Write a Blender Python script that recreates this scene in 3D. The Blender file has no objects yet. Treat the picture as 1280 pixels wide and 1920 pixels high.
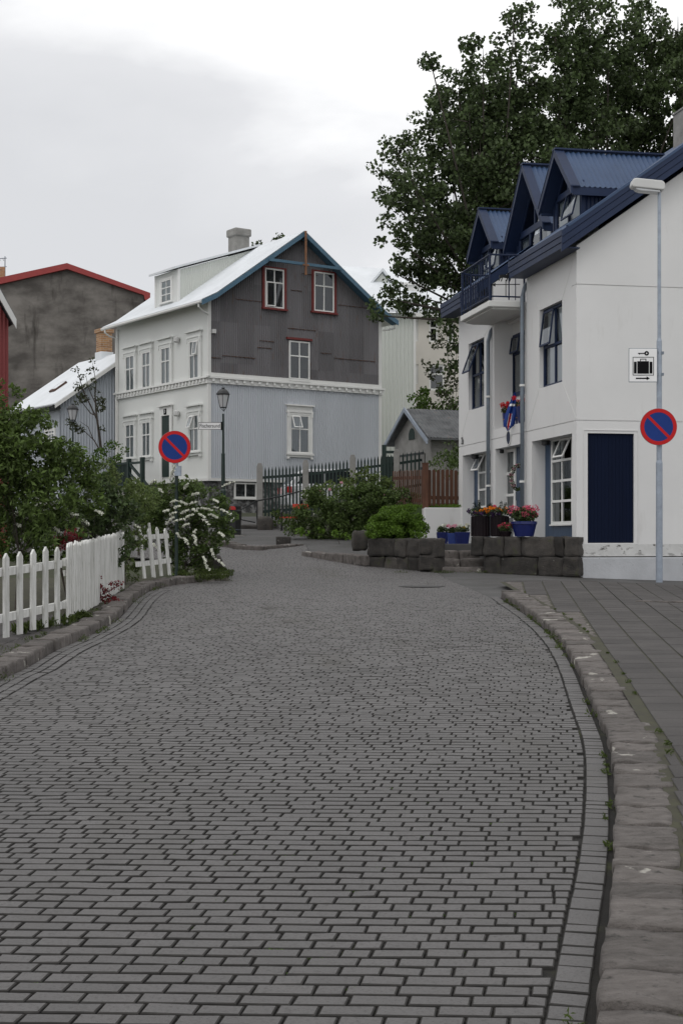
import bpy, math, random
import numpy as np
from mathutils import Vector, Matrix, noise
R = math.radians
random.seed(7); np.random.seed(7)
S = bpy.context.scene
COL = S.collection
# ---------------- camera
EYE = 1.7; F = 2667.0; HZ = 1008.0
cam = bpy.data.cameras.new('camera'); camo = bpy.data.objects.new('camera', cam); COL.objects.link(camo)
camo.location = (0, 0, EYE); camo.rotation_euler = (R(90), 0, 0)
cam.sensor_fit = 'VERTICAL'; cam.sensor_height = 36; cam.lens = 50; cam.shift_y = (HZ-960)/1920
cam.clip_start = .1; cam.clip_end = 3000
S.camera = camo
# ---------------- sky
W = bpy.data.worlds.new('World'); S.world = W; W.use_nodes = True
nt = W.node_tree; nt.nodes.clear()
def N(t, ty, **kw):
    n = t.nodes.new(ty)
    for k, v in kw.items():
        if k.startswith('i_'):
            n.inputs[k[2:].replace('_', ' ')].default_value = v
        else: setattr(n, k, v)
    return n
SUN_EL, SUN_ROT = R(52), R(200)
sky = N(nt, 'ShaderNodeTexSky', sky_type='NISHITA', sun_disc=False, sun_elevation=SUN_EL, sun_rotation=SUN_ROT)
sk = N(nt, 'ShaderNodeVectorMath', operation='SCALE'); sk.inputs['Scale'].default_value = .1
nt.links.new(sky.outputs[0], sk.inputs[0])
tc = N(nt, 'ShaderNodeTexCoord')
mp = N(nt, 'ShaderNodeMapping'); mp.inputs['Scale'].default_value = (1.0, 1.0, 2.0); mp.inputs['Location'].default_value = (.35, .1, .62)
nt.links.new(tc.outputs['Generated'], mp.inputs[0])
n1 = N(nt, 'ShaderNodeTexNoise', i_Scale=2.6, i_Detail=7, i_Roughness=.5, i_Distortion=.25)
nt.links.new(mp.outputs[0], n1.inputs['Vector'])
cr = N(nt, 'ShaderNodeValToRGB')
cr.color_ramp.elements[0].position = .36; cr.color_ramp.elements[0].color = (.74, .748, .77, 1)
cr.color_ramp.elements[1].position = .66; cr.color_ramp.elements[1].color = (1.2, 1.2, 1.2, 1)
e = cr.color_ramp.elements.new(.50); e.color = (.82, .825, .845, 1)
# brighter towards the thin cloud high up
sx = N(nt, 'ShaderNodeSeparateXYZ'); nt.links.new(tc.outputs['Generated'], sx.inputs[0])
mr = N(nt, 'ShaderNodeMapRange'); mr.inputs['From Min'].default_value = .08; mr.inputs['From Max'].default_value = .5
mr.inputs['To Min'].default_value = -.05; mr.inputs['To Max'].default_value = .22
nt.links.new(sx.outputs['Z'], mr.inputs['Value'])
zr_ = N(nt, 'ShaderNodeValToRGB'); zr_.color_ramp.interpolation = 'EASE'
for pos_, v_ in ((.08,.15),(.15,.11),(.20,.10),(.26,.16),(.40,.33)):
    q_ = zr_.color_ramp.elements.new(pos_); q_.color = (v_,v_,v_,1)
zr_.color_ramp.elements[0].color = (.2,.2,.2,1); zr_.color_ramp.elements[-1].color = (.36,.36,.36,1)
nt.links.new(sx.outputs['Z'], zr_.inputs[0])
sb = N(nt, 'ShaderNodeMath', operation='SUBTRACT'); nt.links.new(zr_.outputs[0], sb.inputs[0]); sb.inputs[1].default_value = .14
ad = N(nt, 'ShaderNodeMath', operation='ADD'); nt.links.new(n1.outputs['Fac'], ad.inputs[0]); nt.links.new(sb.outputs[0], ad.inputs[1])
nt.links.new(ad.outputs[0], cr.inputs[0])
mx = N(nt, 'ShaderNodeMixRGB', blend_type='MIX'); mx.inputs[0].default_value = .95
nt.links.new(sk.outputs[0], mx.inputs[1]); nt.links.new(cr.outputs[0], mx.inputs[2])
bg = N(nt, 'ShaderNodeBackground'); bg.inputs['Strength'].default_value = 1.0
nt.links.new(mx.outputs[0], bg.inputs[0])
wo = N(nt, 'ShaderNodeOutputWorld'); nt.links.new(bg.outputs[0], wo.inputs[0])
# ---------------- sun behind cloud
sl = bpy.data.lights.new('sun', 'SUN'); sl.energy = .5; sl.angle = R(25); sl.color = (1, .97, .93)
so = bpy.data.objects.new('sun', sl); COL.objects.link(so)
so.rotation_euler = (R(90)-SUN_EL, 0, R(180)-SUN_ROT)   # light from behind the camera's left shoulder, high
S.view_settings.view_transform = 'Standard'; S.view_settings.look = 'None'; S.view_settings.exposure = 0; S.view_settings.gamma = 1
S.render.engine = 'CYCLES'

# ================= materials
MATS = {}
def mat(name, col=(.5,.5,.5), rough=.8, metal=0, var=.0, vscale=4, bump=0, bscale=20, col2=None, rnd=0, spec=.5,
        cmap=None, detail=5, trans=0, streak=None, coat=0):
    """principled with layered noise colour variation"""
    m = bpy.data.materials.new(name); m.use_nodes = True; t = m.node_tree
    b = t.nodes['Principled BSDF']; b.inputs['Roughness'].default_value = rough; b.inputs['Metallic'].default_value = metal
    b.inputs['Specular IOR Level'].default_value = spec
    if coat: b.inputs['Coat Weight'].default_value = coat
    tcn = N(t, 'ShaderNodeTexCoord'); mpn = N(t, 'ShaderNodeMapping'); t.links.new(tcn.outputs['Object'], mpn.inputs[0])
    if streak: mpn.inputs['Scale'].default_value = streak
    no = N(t, 'ShaderNodeTexNoise', i_Scale=vscale, i_Detail=detail, i_Roughness=.6); t.links.new(mpn.outputs[0], no.inputs['Vector'])
    c2 = col2 if col2 else tuple(c*(1-var) for c in col)
    c1 = col if col2 else tuple(min(1, c*(1+var)) for c in col)
    ramp = N(t, 'ShaderNodeValToRGB'); e0, e1 = ramp.color_ramp.elements
    e0.position, e1.position = cmap if cmap else (.3, .7)
    e0.color = (*c2, 1); e1.color = (*c1, 1)
    t.links.new(no.outputs['Fac'], ramp.inputs[0]); out = ramp.outputs[0]
    if rnd:
        at = N(t, 'ShaderNodeAttribute', attribute_name='rnd')
        m2 = N(t, 'ShaderNodeMapRange'); m2.inputs['To Min'].default_value = 1-rnd; m2.inputs['To Max'].default_value = 1+rnd
        t.links.new(at.outputs['Fac'], m2.inputs['Value'])
        vm = N(t, 'ShaderNodeVectorMath', operation='SCALE'); t.links.new(out, vm.inputs[0]); t.links.new(m2.outputs[0], vm.inputs['Scale'])
        out = vm.outputs[0]
    t.links.new(out, b.inputs['Base Color'])
    if bump:
        nb = N(t, 'ShaderNodeTexNoise', i_Scale=bscale, i_Detail=6, i_Roughness=.65); t.links.new(tcn.outputs['Object'], nb.inputs['Vector'])
        bp = N(t, 'ShaderNodeBump', i_Strength=min(1,bump), i_Distance=.02*max(1,bump)); t.links.new(nb.outputs['Fac'], bp.inputs['Height'])
        t.links.new(bp.outputs[0], b.inputs['Normal'])
    if trans:
        tr = N(t, 'ShaderNodeBsdfTranslucent'); t.links.new(out, tr.inputs['Color'])
        ms = N(t, 'ShaderNodeMixShader'); ms.inputs[0].default_value = trans
        o = t.nodes['Material Output']; t.links.new(b.outputs[0], ms.inputs[1]); t.links.new(tr.outputs[0], ms.inputs[2]); t.links.new(ms.outputs[0], o.inputs[0])
    MATS[name] = m; return m
def layer(m, col, scale, lo, hi, streak=(1,1,1), zfade=None, detail=6, offset=(0,0,0)):
    """adds a patch layer (rust, lichen, moss, grime) over the base colour"""
    t = m.node_tree; b = t.nodes['Principled BSDF']; src = b.inputs['Base Color'].links[0].from_socket
    tcn = N(t, 'ShaderNodeTexCoord'); mpn = N(t, 'ShaderNodeMapping'); mpn.inputs['Scale'].default_value = streak; mpn.inputs['Location'].default_value = offset
    t.links.new(tcn.outputs['Object'], mpn.inputs[0])
    no = N(t, 'ShaderNodeTexNoise', i_Scale=scale, i_Detail=detail, i_Roughness=.65); t.links.new(mpn.outputs[0], no.inputs['Vector'])
    mr = N(t, 'ShaderNodeMapRange'); mr.inputs['From Min'].default_value = lo; mr.inputs['From Max'].default_value = hi
    t.links.new(no.outputs['Fac'], mr.inputs['Value']); fac = mr.outputs[0]
    if zfade:
        s = N(t, 'ShaderNodeSeparateXYZ'); t.links.new(tcn.outputs['Object'], s.inputs[0])
        m3 = N(t, 'ShaderNodeMapRange'); m3.inputs['From Min'].default_value = zfade[0]; m3.inputs['From Max'].default_value = zfade[1]
        t.links.new(s.outputs['Z'], m3.inputs['Value'])
        mu = N(t, 'ShaderNodeMath', operation='MULTIPLY'); t.links.new(fac, mu.inputs[0]); t.links.new(m3.outputs[0], mu.inputs[1]); fac = mu.outputs[0]
    mi = N(t, 'ShaderNodeMixRGB'); t.links.new(fac, mi.inputs[0]); t.links.new(src, mi.inputs[1]); mi.inputs[2].default_value = (*col, 1)
    t.links.new(mi.outputs[0], b.inputs['Base Color']); return m

mat('paver', (.112,.107,.106), .62, var=.14, vscale=.55, bump=.6, bscale=170, rnd=.09)
layer(MATS['paver'], (.06,.057,.054), 75, .5, .7)
layer(MATS['paver'], (.17,.165,.16), 110, .62, .72)
layer(MATS['paver'], (.085,.08,.074), .7, .55, .72, streak=(1.6,.5,1))
mat('paver_edge', (.03,.028,.026), .95, var=.3, vscale=20, rnd=.15)  # dirty paver edges, also darkened to paint shade into the gaps
mat('joint', (.016,.014,.012), 1, col2=(.01,.009,.008), vscale=9, bump=.5, bscale=90)  # near-black so the colour carries the deep shadow of the gaps
layer(MATS['joint'], (.035,.04,.012), 2.2, .58, .68)
mat('slab', (.058,.053,.051), .9, var=.2, vscale=2, bump=.5, bscale=150, rnd=.14)
mat('slab_joint', (.05,.05,.025), 1, col2=(.03,.027,.02), vscale=6)
layer(MATS['slab_joint'], (.06,.055,.018), 9, .6, .7)
mat('asphalt', (.085,.083,.082), .9, var=.2, vscale=1.2, bump=.6, bscale=120)
layer(MATS['asphalt'], (.06,.058,.055), .8, .5, .7)
mat('kerbstone', (.175,.157,.147), .92, col2=(.085,.075,.068), vscale=7, bump=1.6, bscale=45, rnd=.2, streak=(1,2.5,1))
layer(MATS['kerbstone'], (.04,.037,.033), 14, .58, .7)
layer(MATS['kerbstone'], (.42,.40,.36), 3.2, .64, .665)
mat('wallstone', (.072,.064,.057), .95, col2=(.028,.026,.024), vscale=6, bump=1.8, bscale=45, rnd=.45)
layer(MATS['wallstone'], (.22,.21,.19), 9, .66, .72)
layer(MATS['wallstone'], (.045,.055,.018), 3, .58, .7)
mat('mortar', (.03,.028,.025), 1, var=.3)
mat('soil', (.03,.025,.018), 1, var=.4, vscale=3, bump=.8)
mat('earth', (.04,.05,.02), 1, col2=(.03,.028,.018), vscale=1, bump=.8, bscale=8)
mat('grassy', (.055,.095,.018), 1, col2=(.035,.06,.014), vscale=3, bump=.6)
mat('white_wall', (.67,.667,.66), .75, var=.035, vscale=.8, bump=.12, bscale=60)
layer(MATS['white_wall'], (.50,.49,.47), 2.4, .60, .9, streak=(1,1,.22))
layer(MATS['white_wall'], (.34,.33,.30), 16, .70, .82, streak=(1,1,.5))
mat('plinth', (.56,.56,.55), .85, var=.1, vscale=3, bump=.5, bscale=22)
layer(MATS['plinth'], (.09,.085,.075), 7, .56, .62, zfade=(.35,.62), streak=(.6,.6,1.6))
layer(MATS['plinth'], (.25,.24,.23), 9, .62, .68)
mat('plinth_low', (.42,.43,.45), .85, var=.1, vscale=2, bump=.4, bscale=20)
layer(MATS['plinth_low'], (.10,.10,.10), 12, .66, .7)
mat('off_white', (.66,.66,.64), .7, var=.04, vscale=1.2, bump=.1, bscale=50)  # off-white, slightly greyer than the white paint
mat('navy', (.013,.025,.064), .55, spec=.3, var=.12, vscale=2, bump=.1, bscale=30)
mat('navy_board', (.008,.017,.048), .6, spec=.3, var=.15, vscale=3, streak=(1,1,.2), bump=.15, bscale=30)
mat('shutter', (.0035,.0075,.024), .75, spec=.12, var=.1, vscale=2, streak=(4,4,.3))
mat('steel_blue', (.032,.062,.115), .5, var=.12, vscale=2, streak=(3,3,.4))
mat('roof_blue', (.036,.068,.14), .5, spec=.4, var=.12, vscale=1.5)
mat('white_paint', (.72,.72,.70), .5, var=.04, vscale=3)
mat('white_wood', (.62,.62,.60), .7, col2=(.40,.40,.37), vscale=5, streak=(3,3,.5), cmap=(.3,.58), rnd=.06, bump=.3, bscale=40)
layer(MATS['white_wood'], (.13,.13,.08), 11, .58, .76, streak=(1,1,.35))
mat('house_white', (.66,.67,.65), .7, var=.02, vscale=.6)
mat('corr_blue', (.47,.495,.53), .55, var=.05, vscale=1.2, streak=(1,1,.2))
mat('corr_white', (.56,.58,.54), .55, var=.04, vscale=1, streak=(1,1,.2))
mat('corr_grey', (.40,.43,.47), .6, var=.06, vscale=1, streak=(1,1,.2))
mat('corr_red', (.16,.022,.022), .55, var=.1, vscale=2, streak=(1,1,.2))
mat('corr_dark', (.158,.153,.162), .7, col2=(.12,.115,.12), vscale=1.1, streak=(1.6,1,.35))
mat('rust', (.075,.04,.028), .9, var=.4, vscale=8)
mat('roof_white', (.66,.685,.71), .55, var=.07, vscale=1.2, streak=(1,1,.5))
mat('trim_blue', (.065,.14,.205), .6, var=.15, vscale=5)
mat('trim_red', (.14,.018,.016), .65, var=.25, vscale=7)
mat('roof_red', (.27,.03,.028), .6, var=.1)
mat('concrete', (.30,.295,.28), .9, col2=(.19,.185,.175), vscale=2.5, bump=.6, bscale=25)
mat('old_concrete', (.20,.185,.17), .95, col2=(.075,.068,.062), vscale=.6, detail=10, cmap=(.36,.66), bump=.6, bscale=6, streak=(1,1,1.7))
layer(MATS['old_concrete'], (.035,.03,.026), .9, .55, .68, streak=(1,1,.18))
layer(MATS['old_concrete'], (.2,.19,.175), 1.1, .6, .8, streak=(.5,.5,2.2))
mat('beige', (.56,.53,.48), .85, var=.05, vscale=1, bump=.2)
mat('mottled', (.24,.24,.24), .9, col2=(.05,.05,.05), vscale=6, cmap=(.45,.6))
mat('brick_yellow', (.36,.20,.10), .85, var=.25, vscale=12)
def brickify(m, c1, c2, cm, sc):
    t = m.node_tree; b = t.nodes['Principled BSDF']; tcn = N(t, 'ShaderNodeTexCoord'); mpn = N(t, 'ShaderNodeMapping'); mpn.inputs['Rotation'].default_value = (R(90),0,0)
    ge = N(t, 'ShaderNodeNewGeometry'); br = N(t, 'ShaderNodeTexBrick', i_Scale=sc); br.inputs['Color1'].default_value = (*c1,1); br.inputs['Color2'].default_value = (*c2,1); br.inputs['Mortar'].default_value = (*cm,1)
    br.inputs['Mortar Size'].default_value = .03; br.inputs['Row Height'].default_value = .3; br.inputs['Brick Width'].default_value = .9
    cb = N(t, 'ShaderNodeCombineXYZ'); s = N(t, 'ShaderNodeSeparateXYZ'); t.links.new(tcn.outputs['Object'], s.inputs[0]); a = N(t, 'ShaderNodeMath', operation='ADD'); t.links.new(s.outputs[0], a.inputs[0]); t.links.new(s.outputs[1], a.inputs[1])
    t.links.new(a.outputs[0], cb.inputs[0]); t.links.new(s.outputs[2], cb.inputs[1]); t.links.new(cb.outputs[0], br.inputs['Vector']); t.links.new(br.outputs[0], b.inputs['Base Color'])
mat('chimney_brick', (.3,.2,.1), .9); brickify(MATS['chimney_brick'], (.40,.22,.10), (.24,.12,.055), (.33,.29,.24), 3.6)
mat('roof_tin', (.13,.135,.14), .6, col2=(.06,.062,.066), vscale=3, streak=(1,1,1), cmap=(.35,.6))
layer(MATS['roof_tin'], (.14,.06,.03), 3, .62, .72)
mat('zinc', (.17,.20,.235), .45, metal=.35, var=.15, vscale=6)
mat('galv', (.30,.34,.40), .5, metal=.3, var=.14, vscale=9)
mat('black_metal', (.012,.013,.014), .4, var=.2)
mat('green_metal', (.008,.022,.018), .45, var=.2)
mat('green_wood', (.007,.022,.018), .6, var=.25)
mat('dark_void', (.012,.012,.013), .9)  # near-black colour standing in for the darkness of unlit rooms
mat('pale_sheet', (.70,.71,.72), .8)  # near-white sheet behind the upper panes of the white house
mat('curtain', (.27,.27,.26), .9, var=.1, vscale=5)
mat('lace', (.42,.42,.42), .9, var=.12, vscale=6)
mat('sign_red', (.48,.008,.010), .45, spec=.25, var=.05)
mat('sign_blue', (.005,.032,.19), .45, spec=.25, var=.05)
mat('sign_white', (.80,.80,.80), .45)
mat('sign_black', (.006,.006,.007), .7, spec=.1)
mat('sign_back', (.25,.26,.27), .5, metal=.5)
mat('lamp_cover', (.55,.55,.54), .4, var=.03)
mat('lamp_glass', (.50,.51,.52), .25, var=.05)
mat('brown_wood', (.095,.040,.022), .8, var=.3, vscale=5, streak=(3,3,.4))
mat('red_wood', (.50,.035,.018), .5, var=.1)
mat('red_plastic', (.45,.015,.015), .4)
mat('car_white', (.62,.63,.65), .25, coat=.6)
mat('car_glass', (.015,.018,.02), .08)
mat('tyre', (.015,.015,.015), .9)
mat('pot_blue', (.007,.014,.10), .35, var=.15, vscale=6, coat=.1)
mat('pot_blue_light', (.03,.055,.22), .35, var=.1)
mat('pot_maroon', (.008,.004,.006), .6, spec=.2, var=.3)
mat('bark', (.05,.042,.034), .95, var=.3, vscale=8, bump=.8, bscale=30, streak=(1,1,.3))
mat('twig', (.06,.048,.038), .95, var=.3)
mat('rust_light', (.22,.11,.06), .9, var=.3)
def leafmat(n, c, t=.25, r=.45): mat(n, c, .6, var=.15, vscale=.8, rnd=r, trans=t, spec=.3)
leafmat('leaf_poplar', (.062,.09,.034), .35, .7)
leafmat('leaf_shrub', (.082,.125,.03), .35, .65)
leafmat('leaf_feather', (.105,.145,.042), .3, .45)
leafmat('leaf_dark', (.048,.075,.024), .3, .6)
leafmat('leaf_bright', (.062,.115,.016), .3, .4)
leafmat('leaf_lime', (.095,.17,.02), .35, .35)
leafmat('leaf_hedge', (.075,.115,.03), .25, .5)
leafmat('leaf_olive', (.05,.06,.028), .2, .4)
leafmat('leaf_conifer', (.018,.032,.022), .1, .4)
leafmat('leaf_red', (.17,.02,.025), .25, .4)
leafmat('grass', (.06,.085,.018), .3, .4)
for n, c in dict(fl_white=(.74,.75,.66), fl_red=(.62,.02,.025), fl_pink=(.62,.10,.17), fl_lightpink=(.72,.36,.45), fl_orange=(.75,.22,.01), fl_yellow=(.7,.5,.04), fl_purple=(.035,.012,.06), fl_rose=(.5,.05,.10)).items():
    leafmat(n, c, .15, .25)
def glass_mat():
    m = bpy.data.materials.new('glass'); m.use_nodes = True; t = m.node_tree
    for n in list(t.nodes):
        if n.type == 'BSDF_PRINCIPLED': t.nodes.remove(n)
    o = t.nodes['Material Output']
    tr = N(t, 'ShaderNodeBsdfTransparent'); tr.inputs[0].default_value = (.62,.66,.68,1)
    gl = N(t, 'ShaderNodeBsdfGlossy'); gl.inputs['Roughness'].default_value = .03; gl.inputs['Color'].default_value = (.9,.93,.95,1)
    fr = N(t, 'ShaderNodeFresnel'); fr.inputs[0].default_value = 1.55
    ad = N(t, 'ShaderNodeMath', operation='ADD'); ad.inputs[1].default_value = .04; t.links.new(fr.outputs[0], ad.inputs[0])
    ms = N(t, 'ShaderNodeMixShader'); t.links.new(ad.outputs[0], ms.inputs[0]); t.links.new(tr.outputs[0], ms.inputs[1]); t.links.new(gl.outputs[0], ms.inputs[2])
    t.links.new(ms.outputs[0], o.inputs[0]); MATS['glass'] = m
glass_mat()
# per-sheet tone for the dark corrugated wall
def sheets(m, amt):
    t = m.node_tree; b = t.nodes['Principled BSDF']; src = b.inputs['Base Color'].links[0].from_socket
    tcn = N(t, 'ShaderNodeTexCoord'); mpn = N(t, 'ShaderNodeMapping'); mpn.inputs['Scale'].default_value = (1/.69, 0, 1/1.45); mpn.inputs['Location'].default_value = (.3,.5,.25)
    t.links.new(tcn.outputs['Object'], mpn.inputs[0])
    fl = N(t, 'ShaderNodeVectorMath', operation='FLOOR'); t.links.new(mpn.outputs[0], fl.inputs[0])
    wn = N(t, 'ShaderNodeTexWhiteNoise'); t.links.new(fl.outputs[0], wn.inputs['Vector'])
    m2 = N(t, 'ShaderNodeMapRange'); m2.inputs['To Min'].default_value = 1-amt; m2.inputs['To Max'].default_value = 1+amt
    t.links.new(wn.outputs['Value'], m2.inputs['Value'])
    vm = N(t, 'ShaderNodeVectorMath', operation='SCALE'); t.links.new(src, vm.inputs[0]); t.links.new(m2.outputs[0], vm.inputs['Scale'])
    t.links.new(vm.outputs[0], b.inputs['Base Color'])
sheets(MATS['corr_dark'], .2)
layer(MATS['corr_dark'], (.12,.065,.04), 2.2, .57, .78, streak=(2.6,1,.5))
layer(MATS['corr_dark'], (.075,.035,.022), 5, .66, .75, streak=(2,1,.6))

# ================= geometry helpers
class MB:
    def __init__(s): s.v = []; s.f = []; s.r = []; s.T = None; s.smooth = False
    def add(s, vs, fs, rnd=None):
        o = len(s.v)
        if s.T is not None: vs = [s.T @ Vector(v) for v in vs]
        s.v.extend([tuple(v) for v in vs]); s.f.extend([tuple(i+o for i in f) for f in fs])
        r = random.random() if rnd is None else rnd
        s.r.extend([r]*len(fs)); return s
    def merge(s, o):
        k = len(s.v); s.v += o.v; s.f += [tuple(i+k for i in f) for f in o.f]; s.r += o.r; return s
    def box(s, x0, x1, y0, y1, z0, z1, M=None):
        vs = [(x0,y0,z0),(x1,y0,z0),(x1,y1,z0),(x0,y1,z0),(x0,y0,z1),(x1,y0,z1),(x1,y1,z1),(x0,y1,z1)]
        if M is not None: vs = [M @ Vector(v) for v in vs]
        return s.add(vs, [(3,2,1,0),(4,5,6,7),(0,1,5,4),(1,2,6,5),(2,3,7,6),(3,0,4,7)])
    def beam(s, a, b, w, h, up=(0,0,1)):
        a, b = Vector(a), Vector(b); d = (b-a); L = d.length; d.normalize(); up = Vector(up)
        sd = d.cross(up).normalized(); u = sd.cross(d).normalized()
        vs = []
        for p in (a, b):
            for i, j in ((-1,-1),(1,-1),(1,1),(-1,1)): vs.append(p + sd*(i*w/2) + u*(j*h/2))
        return s.add(vs, [(0,1,2,3),(7,6,5,4),(0,4,5,1),(1,5,6,2),(2,6,7,3),(3,7,4,0)])
    def prism(s, poly, d0, d1, ax='y'):
        """polygon in (a,z) extruded along ax between d0 and d1; a runs x (ax=y) or y (ax=x); ax=z: polygon (x,y)"""
        n = len(poly)
        def p(q, d):
            if ax == 'y': return (q[0], d, q[1])
            if ax == 'x': return (d, q[0], q[1])
            return (q[0], q[1], d)
        vs = [p(q, d0) for q in poly] + [p(q, d1) for q in poly]
        fs = [tuple(range(n)), tuple(range(2*n-1, n-1, -1))] + [(i, i+n, (i+1) % n+n, (i+1) % n) for i in range(n)]
        return s.add(vs, fs)
    def tube(s, pts, rad, seg=8, cap=True):
        pts = [Vector(p) for p in pts]; n = len(pts)
        rad = [rad]*n if not hasattr(rad, '__len__') else rad
        vs = []; prev = None
        for i, p in enumerate(pts):
            d = (pts[min(i+1, n-1)] - pts[max(i-1, 0)]).normalized()
            if prev is None:
                a = d.orthogonal().normalized()
            else: a = (prev - d*prev.dot(d)).normalized()
            prev = a; b = d.cross(a)
            for k in range(seg):
                t = 2*math.pi*k/seg; vs.append(p + (a*math.cos(t) + b*math.sin(t))*rad[i])
        fs = []
        for i in range(n-1):
            for k in range(seg):
                k2 = (k+1) % seg; fs.append((i*seg+k, i*seg+k2, (i+1)*seg+k2, (i+1)*seg+k))
        if cap: fs += [tuple(range(seg-1, -1, -1)), tuple((n-1)*seg+k for k in range(seg))]
        return s.add(vs, fs)
    def lathe(s, c, prof, seg=20, sq=False):
        vs = []; c = Vector(c)
        for r, z in prof:
            for k in range(seg):
                t = 2*math.pi*(k+.5)/seg; vs.append(c + Vector((r*math.cos(t), r*math.sin(t), z)))
        fs = []
        for i in range(len(prof)-1):
            for k in range(seg):
                k2 = (k+1) % seg; fs.append((i*seg+k, i*seg+k2, (i+1)*seg+k2, (i+1)*seg+k))
        fs += [tuple(range(seg-1, -1, -1)), tuple((len(prof)-1)*seg+k for k in range(seg))]
        return s.add(vs, fs)
    def disc(s, c, r, y0, y1, seg=40, r0=0):
        """disc/ring in xz plane"""
        cx, cz = c; vs = []
        for y in (y0, y1):
            for k in range(seg):
                t = 2*math.pi*k/seg; vs.append((cx+r*math.cos(t), y, cz+r*math.sin(t)))
        fs = [tuple(range(seg)), tuple(range(2*seg-1, seg-1, -1))] + [(k, k+seg, (k+1) % seg+seg, (k+1) % seg) for k in range(seg)]
        return s.add(vs, fs)
    def ring(s, c, r0, r1, y0, y1, seg=48):
        cx, cz = c; vs = []
        for y, r in ((y0, r1), (y0, r0), (y1, r0), (y1, r1)):
            for k in range(seg):
                t = 2*math.pi*k/seg; vs.append((cx+r*math.cos(t), y, cz+r*math.sin(t)))
        fs = []
        for q in range(4):
            q2 = (q+1) % 4
            for k in range(seg):
                k2 = (k+1) % seg; fs.append((q*seg+k, q2*seg+k, q2*seg+k2, q*seg+k2))
        return s.add(vs, fs)
    def wall(s, a0, a1, z0, z1, holes, y0, y1):
        """solid wall in xz with rectangular holes, front y0, back y1"""
        A = sorted(set([a0, a1] + [h for q in holes for h in q[:2]])); Z = sorted(set([z0, z1] + [h for q in holes for h in q[2:]]))
        def solid(i, j):
            if i < 0 or j < 0 or i >= len(A)-1 or j >= len(Z)-1: return False
            ca, cz = (A[i]+A[i+1])/2, (Z[j]+Z[j+1])/2
            return not any(q[0] < ca < q[1] and q[2] < cz < q[3] for q in holes)
        for i in range(len(A)-1):
            for j in range(len(Z)-1):
                if not solid(i, j): continue
                x0, x1, w0, w1 = A[i], A[i+1], Z[j], Z[j+1]
                vs = [(x0,y0,w0),(x1,y0,w0),(x1,y1,w0),(x0,y1,w0),(x0,y0,w1),(x1,y0,w1),(x1,y1,w1),(x0,y1,w1)]
                fs = [(0,1,5,4),(2,3,7,6)]
                if not solid(i, j-1): fs.append((3,2,1,0))
                if not solid(i, j+1): fs.append((4,5,6,7))
                if not solid(i+1, j): fs.append((1,2,6,5))
                if not solid(i-1, j): fs.append((3,0,4,7))
                s.add(vs, fs)
        return s
    def corr(s, o, a, b, n, W, b0, b1, pitch=.076, amp=.009):
        """corrugated sheet: origin o, across a, along b, normal n (unit vectors); b0(t), b1(t) limits"""
        o, a, b, n = Vector(o), Vector(a), Vector(b), Vector(n); m = max(2, int(W/pitch*4)); vs = []; fs = []
        f0 = b0 if callable(b0) else (lambda t: b0); f1 = b1 if callable(b1) else (lambda t: b1)
        for i in range(m+1):
            t = W*i/m; w = amp*math.cos(2*math.pi*t/pitch)
            p = o + a*t + n*w; vs += [p + b*f0(t), p + b*f1(t)]
        for i in range(m): fs.append((2*i, 2*i+2, 2*i+3, 2*i+1))
        return s.add(vs, fs)
    def rock(s, c, u, v, w, hx, hy, hz, rnd=.25, nz=.02, n=5, seed=0, freq=3):
        """rounded noisy block with half sizes hx,hy,hz along unit axes u,v,w"""
        c, u, v, w = Vector(c), Vector(u), Vector(v), Vector(w); vs = []; fs = []
        off = Vector((random.uniform(-50,50), random.uniform(-50,50), 0)); hm = min(hx, hy, hz)*rnd*2
        idx = {}
        def pt(i, j, k):
            key = (i, j, k)
            if key in idx: return idx[key]
            p = Vector((2*i/n-1, 2*j/n-1, 2*k/n-1))
            P = Vector((p.x*hx, p.y*hy, p.z*hz))
            # rounding: pull in towards inner box
            inner = Vector((max(-hx+hm, min(hx-hm, P.x)), max(-hy+hm, min(hy-hm, P.y)), max(-hz+hm, min(hz-hm, P.z))))
            d = P-inner
            if d.length > 1e-6: P = inner + d.normalized()*min(d.length, hm)
            Q = c + u*P.x + v*P.y + w*P.z
            Q += Vector(noise.noise_vector(Q*freq+off))*nz + Vector(noise.noise_vector(Q*freq*3+off))*nz*.4
            idx[key] = len(vs); vs.append(Q); return idx[key]
        for ax in range(3):
            for sd in (0, n):
                for i in range(n):
                    for j in range(n):
                        q = []
                        for di, dj in ((0,0),(1,0),(1,1),(0,1)):
                            k = [0,0,0]; k[ax] = sd; k[(ax+1) % 3] = i+di; k[(ax+2) % 3] = j+dj; q.append(pt(*k))
                        fs.append(tuple(q) if sd else tuple(q[::-1]))
        return s.add(vs, fs)
    def build(s, name, m, parent=None, smooth=None, bevel=0, angle=None, mi=None):
        root = parent
        while root is not None and root.parent is not None: root = root.parent
        dz = root.location.z if root is not None else 0
        me = bpy.data.meshes.new(name)
        me.from_pydata([(v[0], v[1], v[2]-dz) for v in s.v], [], s.f); me.update()
        me.materials.append(MATS[m] if isinstance(m, str) else m)
        if mi:
            me.materials.append(MATS[mi[0]]); me.polygons.foreach_set('material_index', mi[1])
        at = me.attributes.new('rnd', 'FLOAT', 'FACE'); at.data.foreach_set('value', s.r)
        if s.smooth or smooth: me.polygons.foreach_set('use_smooth', [True]*len(me.polygons))
        o = bpy.data.objects.new(name, me); COL.objects.link(o)
        if parent is not None: o.parent = parent
        if bevel:
            b = o.modifiers.new('bevel', 'BEVEL'); b.width = bevel; b.segments = 2; b.limit_method = 'ANGLE'
        return o
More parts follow.
